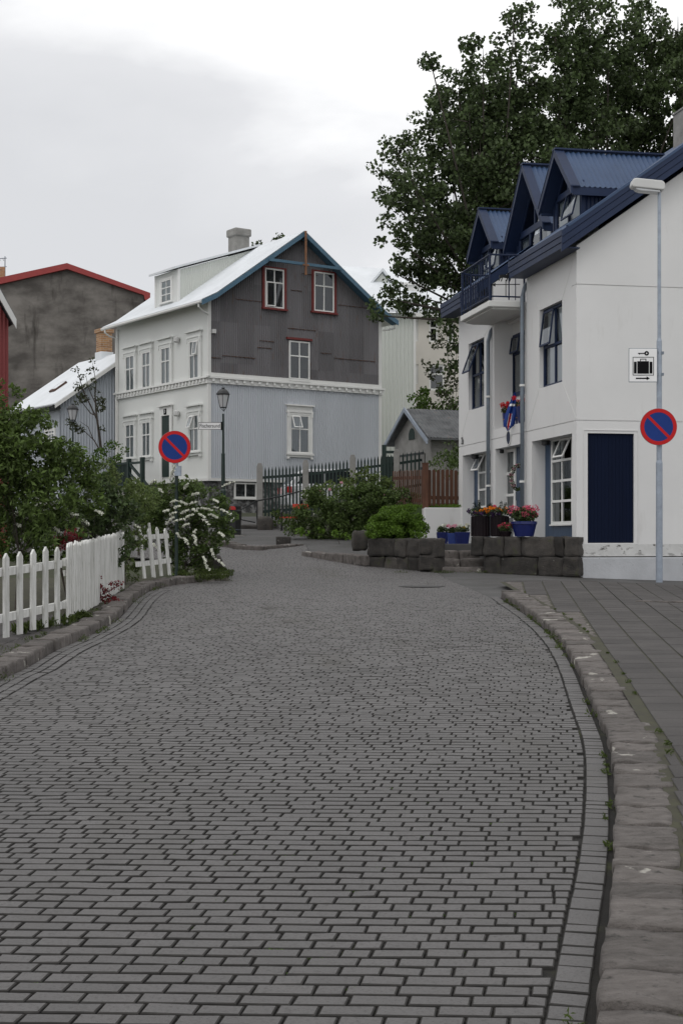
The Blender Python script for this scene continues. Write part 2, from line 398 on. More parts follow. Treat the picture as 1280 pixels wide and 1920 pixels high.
def thing(name, label, cat, loc=(0,0,0), rz=0, group=None):
    o = bpy.data.objects.new(name, None); COL.objects.link(o); o.location = loc; o.rotation_euler = (0,0,rz)
    o.empty_display_size = .2
    o['label'] = label; o['category'] = cat
    if group: o['group'] = group
    return o
def tag(o, label, cat, group=None, kind=None):
    if label: o['label'] = label
    if cat: o['category'] = cat
    if group: o['group'] = group
    if kind: o['kind'] = kind
    return o
def copy_tree(o, loc, rz, label, parent=None):
    c = o.copy(); COL.objects.link(c); c.parent = parent
    if parent is None:
        c.location = loc; c.rotation_euler = (0,0,rz); c['label'] = label
    for ch in [q for q in KIDS(o)]: copy_tree(ch, None, None, None, c)
    return c
def KIDS(o): return [q for q in COL.objects if q.parent == o]
def text_part(txt, size, name, m, parent, loc, rot=(R(90),0,0), ext=.003, align='CENTER', sx=1):
    cu = bpy.data.curves.new('t', 'FONT'); cu.body = txt; cu.size = size; cu.extrude = ext; cu.align_x = align; cu.align_y = 'CENTER'
    to = bpy.data.objects.new('t', cu); COL.objects.link(to)
    dg = bpy.context.evaluated_depsgraph_get(); dg.update()
    me = bpy.data.meshes.new_from_object(to.evaluated_get(dg)); bpy.data.objects.remove(to)
    me.materials.clear(); me.materials.append(MATS[m]); o = bpy.data.objects.new(name, me); COL.objects.link(o)
    o.parent = parent; o.location = loc; o.rotation_euler = rot; o.scale = (sx, 1, 1); return o

class Frame:
    def __init__(s, x, y, z, ang): s.o = Vector((x, y)); s.z = z; s.a = ang; s.ex = Vector((math.cos(ang), math.sin(ang))); s.ey = Vector((-math.sin(ang), math.cos(ang)))
    def onY(s, px, py, yl=0):     # plane local y = yl -> (x, z abs)
        d = Vector(((px-640)/F, 1)); t = (yl + s.o.dot(s.ey))/d.dot(s.ey); return ((d*t-s.o).dot(s.ex), EYE+t*(HZ-py)/F)
    def onX(s, px, py, xl=0):     # plane local x = xl -> (y, z abs)
        d = Vector(((px-640)/F, 1)); t = (xl + s.o.dot(s.ex))/d.dot(s.ex); return ((d*t-s.o).dot(s.ey), EYE+t*(HZ-py)/F)
    def thing(s, name, label, cat, group=None): return thing(name, label, cat, (s.o.x, s.o.y, s.z), s.a, group)
def at(px, py, D): return Vector(((px-640)*D/F, D, EYE+(HZ-py)*D/F))
TS = Matrix.Rotation(R(-90), 4, 'Z')   # wall coords (a, depth, z) -> side wall facing -X : (d, -a, z)

# ================= ground
def base(y):
    if y < 28: return .0336*y
    if y < 46: return .941+.07*(y-28)
    return min(2.62, 2.201+.14*(y-46))
def gz(x, y):
    z = base(y)
    if x > 4.3: z -= .05*min(2.6, x-4.3)*max(0, min(1, (y-16)/6))*max(0, min(1, (34-y)/4))
    return z
def G(px, py, up=0):
    lo, hi = 2, 60
    for _ in range(50):
        D = (lo+hi)/2; z = EYE+(HZ-py)*D/F
        if z > base(D)+up: lo = D
        else: hi = D
    return Vector(((px-640)*D/F, D))
def bank(x, y):
    """rise of the garden ground on the far right bank"""
    b = 0
    if y > 34 and x > -1.6: b = min(1, max(0, (y-38.5)/3))*min(1, max(0, (x+1.4)/1.2))*.75
    return b
# terrain sheet
def grid_sheet(name, xs, ys, zf, m, kind='structure', keep=None):
    vs = []; fs = []; idx = {}
    for j, y in enumerate(ys):
        for i, x in enumerate(xs): vs.append((x, y, zf(x, y)))
    nx = len(xs)
    for j in range(len(ys)-1):
        for i in range(nx-1):
            if keep and not keep((xs[i]+xs[i+1])/2, (ys[j]+ys[j+1])/2): continue
            fs.append((j*nx+i, j*nx+i+1, (j+1)*nx+i+1, (j+1)*nx+i))
    b = MB(); b.add(vs, fs); o = b.build(name, m, smooth=True); tag(o, None, None, kind=kind); return o
xs = [-600,-200,-80,-40,-25]+[-20+i*.5 for i in range(81)]+[25,40,80,200,600]
ys = [-30,-10,-3]+[i*.5 for i in range(0,125)]+[65,80,120,300,1200]
grid_sheet('ground', xs, ys, lambda x, y: gz(x, y)-.07+bank(x, y), 'earth')

def curve(pts, step=.12):
    """dense polyline through pts (Catmull-Rom)"""
    P = [Vector((p[0], p[1])) for p in pts]; P = [P[0]*2-P[1]] + P + [P[-1]*2-P[-2]]; out = []
    for i in range(1, len(P)-2):
        n = max(1, int((P[i+1]-P[i]).length/step))
        for k in range(n):
            t = k/n; a, b, c, d = P[i-1:i+3]
            out.append(.5*((2*b)+(c-a)*t+(2*a-5*b+4*c-d)*t*t+(3*b-a-3*c+d)*t**3))
    out.append(P[-2]); return out
RK = [G(*p) for p in ((1112,1920),(1135,1728),(1146.6,1636),(1151,1544),(1146.6,1452.6),(1135,1388.5),(1107.6,1324),(1075.5,1248.6),(1043,1200.5),(997.6,1160),(938,1120))]
RK = [Vector((.35,2.6)), Vector((.58,3.6))] + RK
rk = curve(RK)
LKp = ((0,1275.6),(44.7,1255),(103,1220.6),(165,1193),(220,1162),(258,1122.6),(295.6,1103.8),(368,1092),(435,1089))
LK = [G(*p) for p in LKp]; LK = [Vector((-3.3,1.5)), Vector((-3.15,5)), Vector((-3.08,9))] + LK
lk = curve(LK)
def interp(poly, y):
    for a, b in zip(poly, poly[1:]):
        if min(a.y, b.y) <= y <= max(a.y, b.y) and abs(b.y-a.y) > 1e-6: return a.x+(b.x-a.x)*(y-a.y)/(b.y-a.y)
    return None
GUT = .16
RB = [p+Vector((-GUT-.004, 0)) for p in rk] + [Vector((2.22,24.6)), Vector((2.05,26.5)), Vector((1.95,28.7)), Vector((.6,30.3)), Vector((-.1,31.6)), Vector((-.7,33)), Vector((-.9,36.2))]
LB = [p+Vector((.312, 0)) for p in lk[:-18]] + [Vector((-2.9,25.4)), Vector((-2.35,26.9)), Vector((-2.3,28.6)), Vector((-2.75,30.4)), Vector((-4,32)), Vector((-7.6,34.5)), Vector((-9,37.5))]
def inside(x, y):
    r = interp(RB, y); l = interp(LB, y)
    return r is not None and l is not None and l < x < r
# brick template in numpy
def bricks(specs, hgt=.03, bev=.0045):
    """specs rows: cx,cy,ux,uy,vx,vy,hl,hw (v given unit), z slope follows gz; returns verts, faces, rnd"""
    V = []; Fc = []; Rr = []; o = 0
    for (cx, cy, u, v, hl, hw) in specs:
        tilt = random.gauss(0,.0006); tilt2 = random.gauss(0,.0005); dz = random.gauss(0,.0007)
        sc = 1.0
        cs = []
        for i, j in ((-1,-1),(1,-1),(1,1),(-1,1)):
            jx, jy = random.gauss(0,.001), random.gauss(0,.0008)
            cs.append((i*hl+jx, j*hw+jy, i, j))
        bv = min(bev, hw*.3, hl*.3)
        for lvl, (ins, dzz) in enumerate(((bv, 0), (0, -bv*.8), (0, -hgt))):
            for a, b, i, j in cs:
                a2, b2 = a-i*ins, b-j*ins
                x = cx+u.x*a2+v.x*b2; y = cy+u.y*a2+v.y*b2
                V.append((x, y, gz(x, y)+dz+tilt*i+tilt2*j+dzz))
        Fc.append((o,o+1,o+2,o+3))
        for q in (0, 4):
            for k in range(4):
                k2 = (k+1) % 4; Fc.append((o+q+k, o+q+4+k, o+q+4+k2, o+q+k2))
        r = random.random(); Rr += [r]*9; o += 12
    return V, Fc, Rr
specs = []
rowd = Vector((1, -.035)).normalized(); jd = Vector((.17, 1)).normalized()
prevj = []; y = 3.2; LENS = [.11,.145,.145,.18,.20]
while y < 36.3:
    # row origin at x=0; march x both ways using row direction with gentle bend
    def pos(a):
        bend = .012*max(0, a+.6)**2 if y < 14 else .012*max(0, a+.6)**2*max(0, 1-(y-14)/6)
        return Vector((a, y-.035*a+bend))
    l = interp(LB, y+.1); r = interp(RB, y-.05)
    newj = []
    if l is not None and r is not None:
        for _ in range(2): r = interp(RB, pos(r).y) or r
        l = interp(LB, pos(l).y) or l
        a = l; first = random.uniform(.05,.19)
        if y > 30: a = -9 if y > 34.5 else l
        while a < r:
            L = first or random.choice(LENS)*random.uniform(.96,1.04); first = None
            for _t in range(4):
                if not any(abs(a+L-.015-q) < .026 for q in prevj): break
                L = random.choice(LENS)*random.uniform(.93,1.07)
            gap = random.uniform(.006,.011)
            if a+L > r: L = r-a
            if L > .04:
                p = pos(a+L/2); 
                if True: specs.append((p.x, p.y+random.gauss(0,.0008), rowd, jd, L/2-gap/2, .096/2-.0067))
            a += L; newj.append(a)
    prevj = newj
    y += .096
def along(line, off, w, lens, side, s0=0, s1=None, gap=.011):
    """bricks laid along an offset of a polyline"""
    out = []; d = 0; tot = []
    for a, b in zip(line, line[1:]): tot.append((b-a).length)
    T = sum(tot)
    def P(s):
        for (a, b), L in zip(zip(line, line[1:]), tot):
            if s <= L: return a+(b-a)*(s/max(L,1e-6)), (b-a).normalized()
            s -= L
        return line[-1], (line[-1]-line[-2]).normalized()
    s = s0; s1 = s1 or T
    while s < s1:
        L = random.choice(lens); p, t = P(s+L/2); nrm = Vector((-t.y, t.x))*side
        q = p+nrm*off; out.append((q.x, q.y, t, Vector((-t.y, t.x)), L/2-gap/2, w/2-gap/2)); s += L
    return out
specs += along(rk, .03+GUT/2-.02, GUT-.025, [.1,.1,.13,.17,.2], 1)
for k in range(3): specs += along(lk, .05+.1*k, .098, [.2,.2,.21], -1, s1=sum((b-a).length for a, b in zip(lk, lk[1:]))-1.2)
far = [Vector((2.2,23.6)), Vector((2.12,25)), Vector((1.9,26.5)), Vector((1.6,27.8))]
V, Fc, Rr = bricks(specs)
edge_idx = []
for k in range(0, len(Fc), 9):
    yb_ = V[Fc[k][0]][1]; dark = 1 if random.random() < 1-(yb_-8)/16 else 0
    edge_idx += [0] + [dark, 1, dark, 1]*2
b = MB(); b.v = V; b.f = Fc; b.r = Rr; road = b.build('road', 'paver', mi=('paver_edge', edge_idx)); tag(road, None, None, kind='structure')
# dirt bed between the pavers, its near-black colour deepening the gap shade
yb = [3+.25*i for i in range(0, 136)]; b = MB(); vs = []; fs = []
for y in yb:
    l = interp(lk, y); r = interp(rk, y)
    if l is None: l = (interp(LB, y) or -3.2)-.1
    if r is None: r = (interp(RB, y) or 2.3)+.1
    l -= .12; r += .12
    for i in range(9): x = l+(r-l)*i/8; vs.append((x, y, gz(x, y)-.014))
for j in range(len(yb)-1):
    for i in range(8): fs.append((j*9+i, j*9+i+1, (j+1)*9+i+1, (j+1)*9+i))
b.add(vs, fs); bed = b.build('road_bed', 'joint', smooth=True); tag(bed, None, None, kind='structure')
# asphalt: side street in front of the house, upper road and footpath
def fr(a, b, n): return [a+(b-a)*i/n for i in range(n+1)]
def keep_as(x, y):
    if y < 24.0: return False
    if inside(x, y) : return False
    if y < 28.9: return x > 1.7
    if y < 34.2: return (x < -2.6 and False)
    return -9.5 < x < 2.0-.0*y
grid_sheet('side_street', fr(1.0,14,50), fr(22.4,29.2,30), lambda x, y: gz(x, y)-.008, 'asphalt', keep=lambda x, y: True)
grid_sheet('footpath', fr(-9.5,2.2,60), fr(30.0,47.5,70), lambda x, y: gz(x, y)-.009, 'asphalt', keep=lambda x, y: y > 33.0 or x > -1.2)
# ----- pavement on the right: slabs
def pv(y): return .035+.05*max(0, min(1, (y-4)/8))
def sr(y):
    v = interp(rk, y); return (v if v is not None else 2.5)
specs = []; jd2 = Vector((.11, 1)).normalized(); rd2 = Vector((1, -.02)).normalized()
old = []
for c in range(-2, 26):
    y = 3.0+random.uniform(0,.3)
    while y < 25.0:
        L = .345; x = 1.28+.11*(y-3)*1+c*.335
        lim = sr(y+.17)+.325 + (.015 if y < 14 else .01)
        if x-.16 > lim and x < 7.5:
            specs.append((x, y+L/2, rd2, jd2, .1585, L/2-.004))
        elif x+.155-lim > .05 and x-.16 <= lim and y <= 14:
            x0 = lim; x1 = x+.157; specs.append(((x0+x1)/2, y+L/2, rd2, jd2, (x1-x0)/2, L/2-.004))
        elif x+.13 > lim and x-.16 <= lim and y > 14:
            x0 = lim+.02; x1 = x+.155
            if x1-x0 > .05:
                for q in range(3): old.append(((x0+x1)/2, y+L*(q+.5)/3, rd2, jd2, (x1-x0)/2, L/6-.006))
        y += L
V, Fc, Rr = bricks(specs, bev=.004)
b = MB(); b.v = [(v[0], v[1], v[2]+pv(v[1])+.006) for v in V]; b.f = Fc; b.r = Rr; tag(b.build('pavement', 'slab'), None, None, kind='structure')
V, Fc, Rr = bricks(old, bev=.01)
b = MB(); b.v = [(v[0], v[1], v[2]+.085) for v in V]; b.f = Fc; b.r = Rr; tag(b.build('pavement_edging', 'kerbstone'), None, None, kind='structure')
vs = []; fs = []; yy = fr(2.6, 25.0, 60)
for y in yy:
    l = sr(y)+.27
    for i in range(7): x = l+(8.2-l)*i/6; vs.append((x, y, gz(x, y)+pv(y)-.002))
for j in range(60):
    for i in range(6): fs.append((j*7+i, j*7+i+1, (j+1)*7+i+1, (j+1)*7+i))
b = MB(); b.add(vs, fs); tag(b.build('pavement_bed', 'slab_joint', smooth=True), None, None, kind='structure')
# lighter old slabs strip on the pavement
b = MB()
p = G(1190, 1128, .085)
for i in range(7):
    b.rock((p.x+.12+i*.27, p.y, gz(p.x, p.y)+.07), (1,0,0), (0,1,0), (0,0,1), .125, .09, .03, rnd=.3, nz=.008, n=3)
tag(b.build('paving_strip', 'kerbstone', smooth=True), None, None, kind='structure')
# ----- kerbs
def kerb(name, line, width, side, h0, h1, lens=(.22,.5), wob=.015, label=None, t0=0):
    b = MB(); seg = [(q-p).length for p, q in zip(line, line[1:])]; T = sum(seg)
    def P(s):
        for (a, c), L in zip(zip(line, line[1:]), seg):
            if s <= L: return a+(c-a)*(s/max(L,1e-6)), (c-a).normalized()
            s -= L
        return line[-1], (line[-1]-line[-2]).normalized()
    s = t0
    while s < T-.08:
        L = random.uniform(*lens); L = min(L, T-s); p, t = P(s+L/2); n = Vector((-t.y, t.x))*side
        h = h0+(h1-h0)*(s/T)+random.uniform(-.008,.008); w = width+random.uniform(-wob, wob)*1.5
        c = p+n*(w/2+random.uniform(0, wob)); z = gz(c.x, c.y)
        sl = (gz(c.x+t.x*.3, c.y+t.y*.3)-z)/.3
        b.rock((c.x, c.y, z+h-.11), (t.x, t.y, sl), (n.x, n.y, 0), (0,0,1), L/2-.007, w/2, .11, rnd=.06, nz=.014, n=8, freq=7)
        s += L
    o = b.build(name, 'kerbstone', smooth=True); tag(o, None, None, kind='structure'); return o
kerb('kerb', rk, .30, -1, .045, .11)
kerb('kerb', [p for p in lk], .26, 1, .10, .12, wob=.02)
fk = curve([Vector((-4.2,37.0)), Vector((-3.0,35.6)), Vector((-2.3,34.6)), Vector((-1.6,35.0)), Vector((-.95,36.0))])
kerb('kerb', fk, .3, 1, .16, .03, lens=(.5,.9))
pk = curve([Vector((-.68,33.0)), Vector((-.1,31.9)), Vector((.5,30.7)), Vector((.75,30.2))])
kerb('kerb', pk, .28, -1, .10, .24, lens=(.35,.6))
# grass growing between the kerb and the pavers
def leaves(name, clumps, size, m, parent=None, asp=.6, droop=.0, upright=None, seed=None, minz=None, surf=.0):
    """clumps: (c, (rx,ry,rz), n); leaf = two folded triangles"""
    rng = np.random.default_rng(seed if seed is not None else random.randint(0, 10**6)); P = []
    for c, rr, n in clumps:
        d = rng.normal(size=(n,3)); d /= np.linalg.norm(d, axis=1)[:,None]+1e-9
        rad = rng.random((n,1))**(1/3 if not surf else surf); P.append(np.array(c)[None,:]+d*rad*np.array(rr)[None,:])
    P = np.concatenate(P); 
    if minz is not None: P = P[P[:,2] > minz]
    n = len(P)
    A = rng.normal(size=(n,3)); A /= np.linalg.norm(A, axis=1)[:,None]
    if upright is not None: A = A*(1-upright)+np.array([0,0,1])*upright
    A[:,2] -= droop; A /= np.linalg.norm(A, axis=1)[:,None]+1e-9
    B = np.cross(A, rng.normal(size=(n,3))); B /= np.linalg.norm(B, axis=1)[:,None]+1e-9
    C = np.cross(A, B); sz = size*(.65+.7*rng.random((n,1)))
    base_ = P-A*sz*.5; tip = P+A*sz*.5; lf = P+B*sz*asp*.5+C*sz*.12; rt = P-B*sz*asp*.5+C*sz*.12
    V = np.stack([base_, lf, tip, rt], 1).reshape(-1,3)
    root = parent
    while root is not None and root.parent is not None: root = root.parent
    if root is not None: V = V - np.array(root.location)[None,:]     # roots of plants carry no rotation
    me = bpy.data.meshes.new(name); me.vertices.add(4*n); me.vertices.foreach_set('co', V.astype(np.float32).ravel())
    i = np.arange(n)*4; tri = np.stack([i,i+1,i+2, i,i+2,i+3], 1).ravel()
    me.loops.add(6*n); me.loops.foreach_set('vertex_index', tri.astype(np.int32))
    me.polygons.add(2*n); me.polygons.foreach_set('loop_start', (np.arange(2*n)*3).astype(np.int32))
    try: me.polygons.foreach_set('loop_total', np.full(2*n, 3, np.int32))
    except Exception: pass
    me.update(calc_edges=True); me.validate()
    at_ = me.attributes.new('rnd', 'FLOAT', 'FACE'); rv = np.repeat(rng.random(n), 2).astype(np.float32); at_.data.foreach_set('value', rv)
    me.materials.append(MATS[m]); o = bpy.data.objects.new(name, me); COL.objects.link(o)
    if parent is not None: o.parent = parent
    return o
cl = []
for _ in range(34):
    p = random.choice(rk); s = random.uniform(.03,.1)*(1 if p.y < 9 else 1.3); x = p.x-.03; 
    if p.y < 5 and random.random() < .6: continue
    cl.append(((x, p.y+random.uniform(-.1,.1), gz(x, p.y)+.01), (s*.5, s*1.4, s*.5), int(14+s*200)))
for _ in range(22):
    p = random.choice(rk); s = random.uniform(.02,.06); x = p.x+.36
    cl.append(((x, p.y+random.uniform(-.1,.1), gz(x, p.y)+.09), (s*.6, s*1.4, s*.4), int(14+s*150)))
for _ in range(60):
    p = random.choice(lk); s = random.uniform(.04,.13); x = p.x+random.choice((.06,-.3,-.34))
    cl.append(((x, p.y, gz(x, p.y)+(.02 if x > p.x else .1)), (s*.9, s*1.2, s*.6), int(20+s*200)))
for _ in range(26):
    x = random.uniform(.9,5.2); cl.append(((x, 28.72+.03*random.random()-.02*x, gz(x, 28.5)+.02), (.16,.05,.05), 40))
tag(leaves('verge_grass', cl, .035, 'grass', asp=.25, upright=.35), None, None, kind='stuff')
# moss cushions in the paver joints: small, flat, random
cl = []
for _ in range(60):
    x, y = random.uniform(-1.5,.9), random.uniform(4,9)
    if inside(x, y): cl.append(((x, y, gz(x, y)-.008), (.05,.012,.004), 30))
tag(leaves('moss', cl, .012, 'leaf_bright', asp=.8), None, None, kind='stuff')
# left pavement slabs under the white fence
specs = []
y = 6
while y < 18.6:
    l = interp(lk, y)
    for i in range(8):
        x = (l if l else -3.1)-.42-i*.305
        if x > -8: specs.append((x, y+random.uniform(-.01,.01), Vector((1,0)), Vector((0,1)), .149, .148))
    y += .305
V, Fc, Rr = bricks(specs, bev=.004)
b = MB(); b.v = [(v[0], v[1], v[2]+.06) for v in V]; b.f = Fc; b.r = Rr; tag(b.build('pavement', 'slab'), None, None, kind='structure')
b = MB(); vs = []; fs = []
yl = fr(5.5, 26.6, 50)
for y in yl:
    l = interp(lk, y) or -3.1
    for i in range(5): x = l-.1-i*.9; vs.append((x, y, gz(x, y)+.052))
for j in range(50):
    for i in range(4): fs.append((j*5+i, j*5+i+1, (j+1)*5+i+1, (j+1)*5+i))
b.add(vs, fs); tag(b.build('verge', 'slab_joint', smooth=True), None, None, kind='structure')
# worn pale patch (manhole cover) on the road
p = G(790, 1099); b = MB(); b.lathe((p.x, p.y, gz(p.x, p.y)-.004), [(.42,0),(.42,.008),(.38,.012)], 36)
mh = b.build('manhole_cover', 'asphalt'); tag(mh, 'round grey cover set flush in the pavers in front of the stone steps', 'manhole cover')
# ================= windows
def window(root, T, a0, a1, z0, z1, y, m='white_paint', casing=None, head=0, sill=.05, cols=2, transom=.36, rows=None, bar=.045, open_sash=None,
           depth=.30, curtains='lr', frame_d=.07, proud=.05, label=None, lace=0, cmat='curtain'):
    """window in wall coords (a, depth, z); y = wall face; frame stands `proud` before the face"""
    b = MB(); b.T = T; f = bar+.01; yf = y-proud; yb = yf+frame_d
    # outer frame
    b.box(a0, a1, yf, yb, z0, z0+f).box(a0, a1, yf, yb, z1-f, z1).box(a0, a0+f, yf, yb, z0+f, z1-f).box(a1-f, a1, yf, yb, z0+f, z1-f)
    ia, ib, ic, id_ = a0+f, a1-f, z0+f, z1-f
    zs = [ic, id_]
    if rows: zs = [ic+(id_-ic)*k/rows for k in range(rows+1)]
    elif transom: zs = [ic, id_-(id_-ic)*transom, id_]
    for z in zs[1:-1]: b.box(ia, ib, yf+.004, yb-.004, z-bar/2, z+bar/2)
    xs_ = [ia+(ib-ia)*k/cols for k in range(cols+1)]
    for x in xs_[1:-1]:
        for q, (u, v) in enumerate(zip(zs, zs[1:])):
            b.box(x-bar/2, x+bar/2, yf+.008, yb-.008, u+(bar/2 if q else 0), v-(bar/2 if q < len(zs)-2 else 0))
    w = b.build('window', m, root)
    if label: w['label'] = label
    if casing:
        cw, cm = casing; b = MB(); b.T = T; yc = y-proud-.012
        b.box(a0-cw, a0-.002, yc, y+.01, z0-.0, z1+cw*.6).box(a1+.002, a1+cw, yc, y+.01, z0-.0, z1+cw*.6)
        b.box(a0-.002, a1+.002, yc+.003, y+.01, z1+.002, z1+cw*.6-.003)
        if head:
            b.box(a0-cw-.03, a1+cw+.03, yc-.02, y+.01, z1+cw*.6, z1+cw*.6+.04)
            b.box(a0-cw, a1+cw, yc, y+.01, z1+cw*.6+.04, z1+cw*.6+head)
            b.box(a0-cw-.05, a1+cw+.05, yc-.08, y+.01, z1+cw*.6+head, z1+cw*.6+head+.05)
            for s0 in (a0-cw, a1+cw-.06): b.box(s0, s0+.06, yc-.035, yc, z1+cw*.6-.16, z1+cw*.6-.0)
        if sill:
            b.box(a0-cw-.03, a1+cw+.03, yc-.05, y+.01, z0-sill, z0-.001)
            if head:
                b.box(a0-cw, a1+cw, yc, y+.01, z0-sill-.08, z0-sill)
                for s0 in (a0-cw, a1+cw-.08): b.box(s0, s0+.08, yc-.03, y+.01, z0-sill-.14, z0-sill-.08)
        b.build('casing', cm, w)
    elif sill:
        b = MB(); b.T = T; b.box(a0-.02, a1+.02, yf-.03, yb, z0-sill, z0-.001); b.build('sill', m, w)
    g = MB(); g.T = T
    def pane_ok(ci, ri): return not (open_sash and (ci, ri) in open_sash)
    nr = len(zs)-1
    for ci in range(cols):
        for ri in range(nr):
            if not pane_ok(ci, ri): continue
            g.add([(xs_[ci], yf+.03, zs[ri]), (xs_[ci+1], yf+.03, zs[ri]), (xs_[ci+1], yf+.03, zs[ri+1]), (xs_[ci], yf+.03, zs[ri+1])], [(0,1,2,3)])
    if g.v: g.build('pane', 'glass', w)
    # near-black box: darkness of the unlit room painted in behind the panes
    d = MB(); d.T = T; dd = depth
    d.add([(a0+.01,yb+.001,z0+.01),(a1-.01,yb+.001,z0+.01),(a1-.01,yb+.001,z1-.01),(a0+.01,yb+.001,z1-.01),(a0+.01,yb+dd,z0+.01),(a1-.01,yb+dd,z0+.01),(a1-.01,yb+dd,z1-.01),(a0+.01,yb+dd,z1-.01)],
          [(4,5,6,7),(0,4,7,3),(1,2,6,5),(0,1,5,4),(3,7,6,2)])
    d.build('dark_backing', 'dark_void', w)
    if curtains:
        c = MB(); c.T = T; W_ = ib-ia
        for sd in curtains:
            if sd == 'l': p, q = ia+.01, ia+W_*.20
            elif sd == 'r': p, q = ib-W_*.20, ib-.01
            else: p, q = ia+.01, ib-.01
            n = max(4, int((q-p)/.03)); vs = []; 
            for k in range(n+1):
                x = p+(q-p)*k/n; yy_ = yb+.012+.012*(k % 2); vs += [(x, yy_, zs[0]), (x, yy_, zs[-1])]
            c.add(vs, [(2*k, 2*k+2, 2*k+3, 2*k+1) for k in range(n)])
        c.build('curtain', cmat, w)
    if lace:
        c = MB(); c.T = T; c.box(ia, ib, yb+.006, yb+.01, zs[0], zs[0]+(zs[-1]-zs[0])*lace); c.build('pale_sheet', 'lace', w)
    for (ci, ri), (hinge, ang) in (open_sash or {}).items():
        u0, u1, v0, v1 = xs_[ci], xs_[ci+1], zs[ri], zs[ri+1]; W2, H2 = u1-u0, v1-v0
        if hinge == 'top': M = Matrix.Translation((u0, yf-.005, v1)) @ Matrix.Rotation(R(-ang), 4, 'X')
        elif hinge == 'left': M = Matrix.Translation((u0, yf-.005, v1)) @ Matrix.Rotation(R(-ang), 4, 'Z')
        s = MB(); s.T = T @ M; k = .035
        s.box(0, W2, -.03, 0, -H2, -H2+k).box(0, W2, -.03, 0, -k, 0).box(0, k, -.03, 0, -H2+k, -k).box(W2-k, W2, -.03, 0, -H2+k, -k)
        sh = s.build('sash', m, w); s = MB(); s.T = T @ M
        s.add([(k,-.015,-H2+k),(W2-k,-.015,-H2+k),(W2-k,-.015,-k),(k,-.015,-k)], [(0,1,2,3)]); s.build('pane', 'glass', w)
    return w
I4 = Matrix.Identity(4)

# ================= white concrete house with navy roof (right)
H = Frame(4.62, 28.0, .88, math.atan2(.195, 1))
hr = H.thing('white_house', 'white rendered corner house with navy fascias, three blue dormers and a balcony', 'house')
ZT = 8.0
def zroof(x): return 7.72+.705*(x+.35)
# gable wall facing the camera
sx0, sz1 = H.onY(1101, 812); sx1, sz0 = H.onY(1188, 1018)
b = MB(); b.wall(.0, 8.0, 1.57, 4.0, [(sx0, sx1, sz0, sz1)], 0, .25)
b.box(0, 8.0, 0, .25, 4.02, 6.68)
b.prism([(0,6.70),(8,6.70),(8,7.45),(4,10.25),(0,7.45)], 0, .25)
b.box(.01, 7.99, .02, .2, 3.99, 4.03); b.box(.01, 7.99, .02, .2, 6.67, 6.71)
# shutter surround: slim raised band
b.box(sx0-.09, sx0-.075, -.012, .002, sz0-.0, sz1+.055).box(sx1+.075, sx1+.09, -.012, .002, sz0, sz1+.055).box(sx0-.09, sx1+.09, -.012, .002, sz1+.055, sz1+.07)
# other walls (rear, far gable)
b.box(7.75, 8.0, .25, 8.3, 1.0, 7.4)
b.wall(.25, 7.75, 1.0, 7.4, [], 8.25, 8.5)
b.prism([(0,7.4),(8,7.4),(4,10.2)], 8.25, 8.5)
# facade towards the street (x=0 plane): local y = depth
def hx(px, py, xl=0): return H.onX(px, py, xl)
ws = MB(); ws.T = TS
Lo = [(-2.72,-.245,1.45,3.77), (-5.38,-3.30,1.45,3.77), (-8.14,-5.75,1.45,3.77)]
U1 = (hx(1010.5,729)[0], hx(1053,716)[0]); U3 = (hx(877.8,770)[0], hx(907,761.6)[0])
Up = [(-U1[0],-U1[1],4.86,6.52), (-5.46,-3.2,4.235,6.78), (-U3[0],-U3[1],4.86,6.52)]
ws.wall(-8.5, -.25, 1.0, 4.0, Lo, 0, .3)
ws.wall(-8.5, -.25, 4.02, 6.86, [(q[0],q[1],q[2],min(q[3],6.8)) for q in Up], 0, .3)
ws.box(-3.1, -.25, 0, .3, 6.86, 7.42); ws.box(-8.5, -5.6, 0, .3, 6.86, 7.42)
ws.box(-8.48, -.27, .02, .28, 3.99, 4.03)
b.merge(ws)
# recess back walls
ws = MB(); ws.T = TS
ws.wall(-5.6, -3.0, 4.0, 6.9, [(-hx(958.6,739,.45)[0], -4.2, 5.03, 6.45)], .45, .55)     # loggia back
ws.box(-5.6, -3.0, .3, 2.2, 6.72, 6.86)                                                     # balcony floor inside
ws.box(-5.5, -3.1, .3, .45, 4.05, 4.2)
ws.box(-5.46, -5.47-.08, .3, .45, 4.2, 6.72).box(-3.2+.08, -3.2, .3, .45, 4.2, 6.72)
b.merge(ws)
# balcony return walls under the roof
for q in (5.56, 2.94): b.prism([(0.01,6.87),(1.6,6.87),(1.6,zroof(1.6)-.3),(.01,zroof(.01)-.3)], q, q+.18)
wall_r = b.build('wall', 'white_wall', hr)
# seams of the diagonal formwork joints
def seam(p, q):
    b = MB(); b.T = TS; b.beam((p[0], -.001, p[1]), (q[0], -.001, q[1]), .016, .006, up=(0,1,0)); b.build('formwork_seam', 'off_white', wall_r)
def octa(a0, a1, w, e0, e1):
    z0_, z1_ = 4.05, 7.35
    seam((w[0]-.02, w[2]-.02), (e0, z0_)); seam((w[1]+.02, w[2]-.02), (e1, z0_)); seam((w[0]-.02, w[3]+.02), (e0, z1_ if a0 else 6.8)); seam((w[1]+.02, w[3]+.02), (e1, z1_ if a0 else 6.8))
octa(1, 0, Up[0], -3.0, -.03); octa(0, 0, Up[2], -8.45, -5.6)
b = MB(); b.prism([(0,1.33),(8,1.33),(8,1.572),(0,1.572)], -.015, .25); b.prism([(0,1.33),(.0,1.572),(8,1.572),(8,1.33)], -.01, .24); b.T = TS
b.build('plinth', 'plinth', hr)
b = MB(); b.box(-.02, 8.02, -.07, .3, .4, 1.31); b.build('footing', 'plinth_low', hr, bevel=.02)
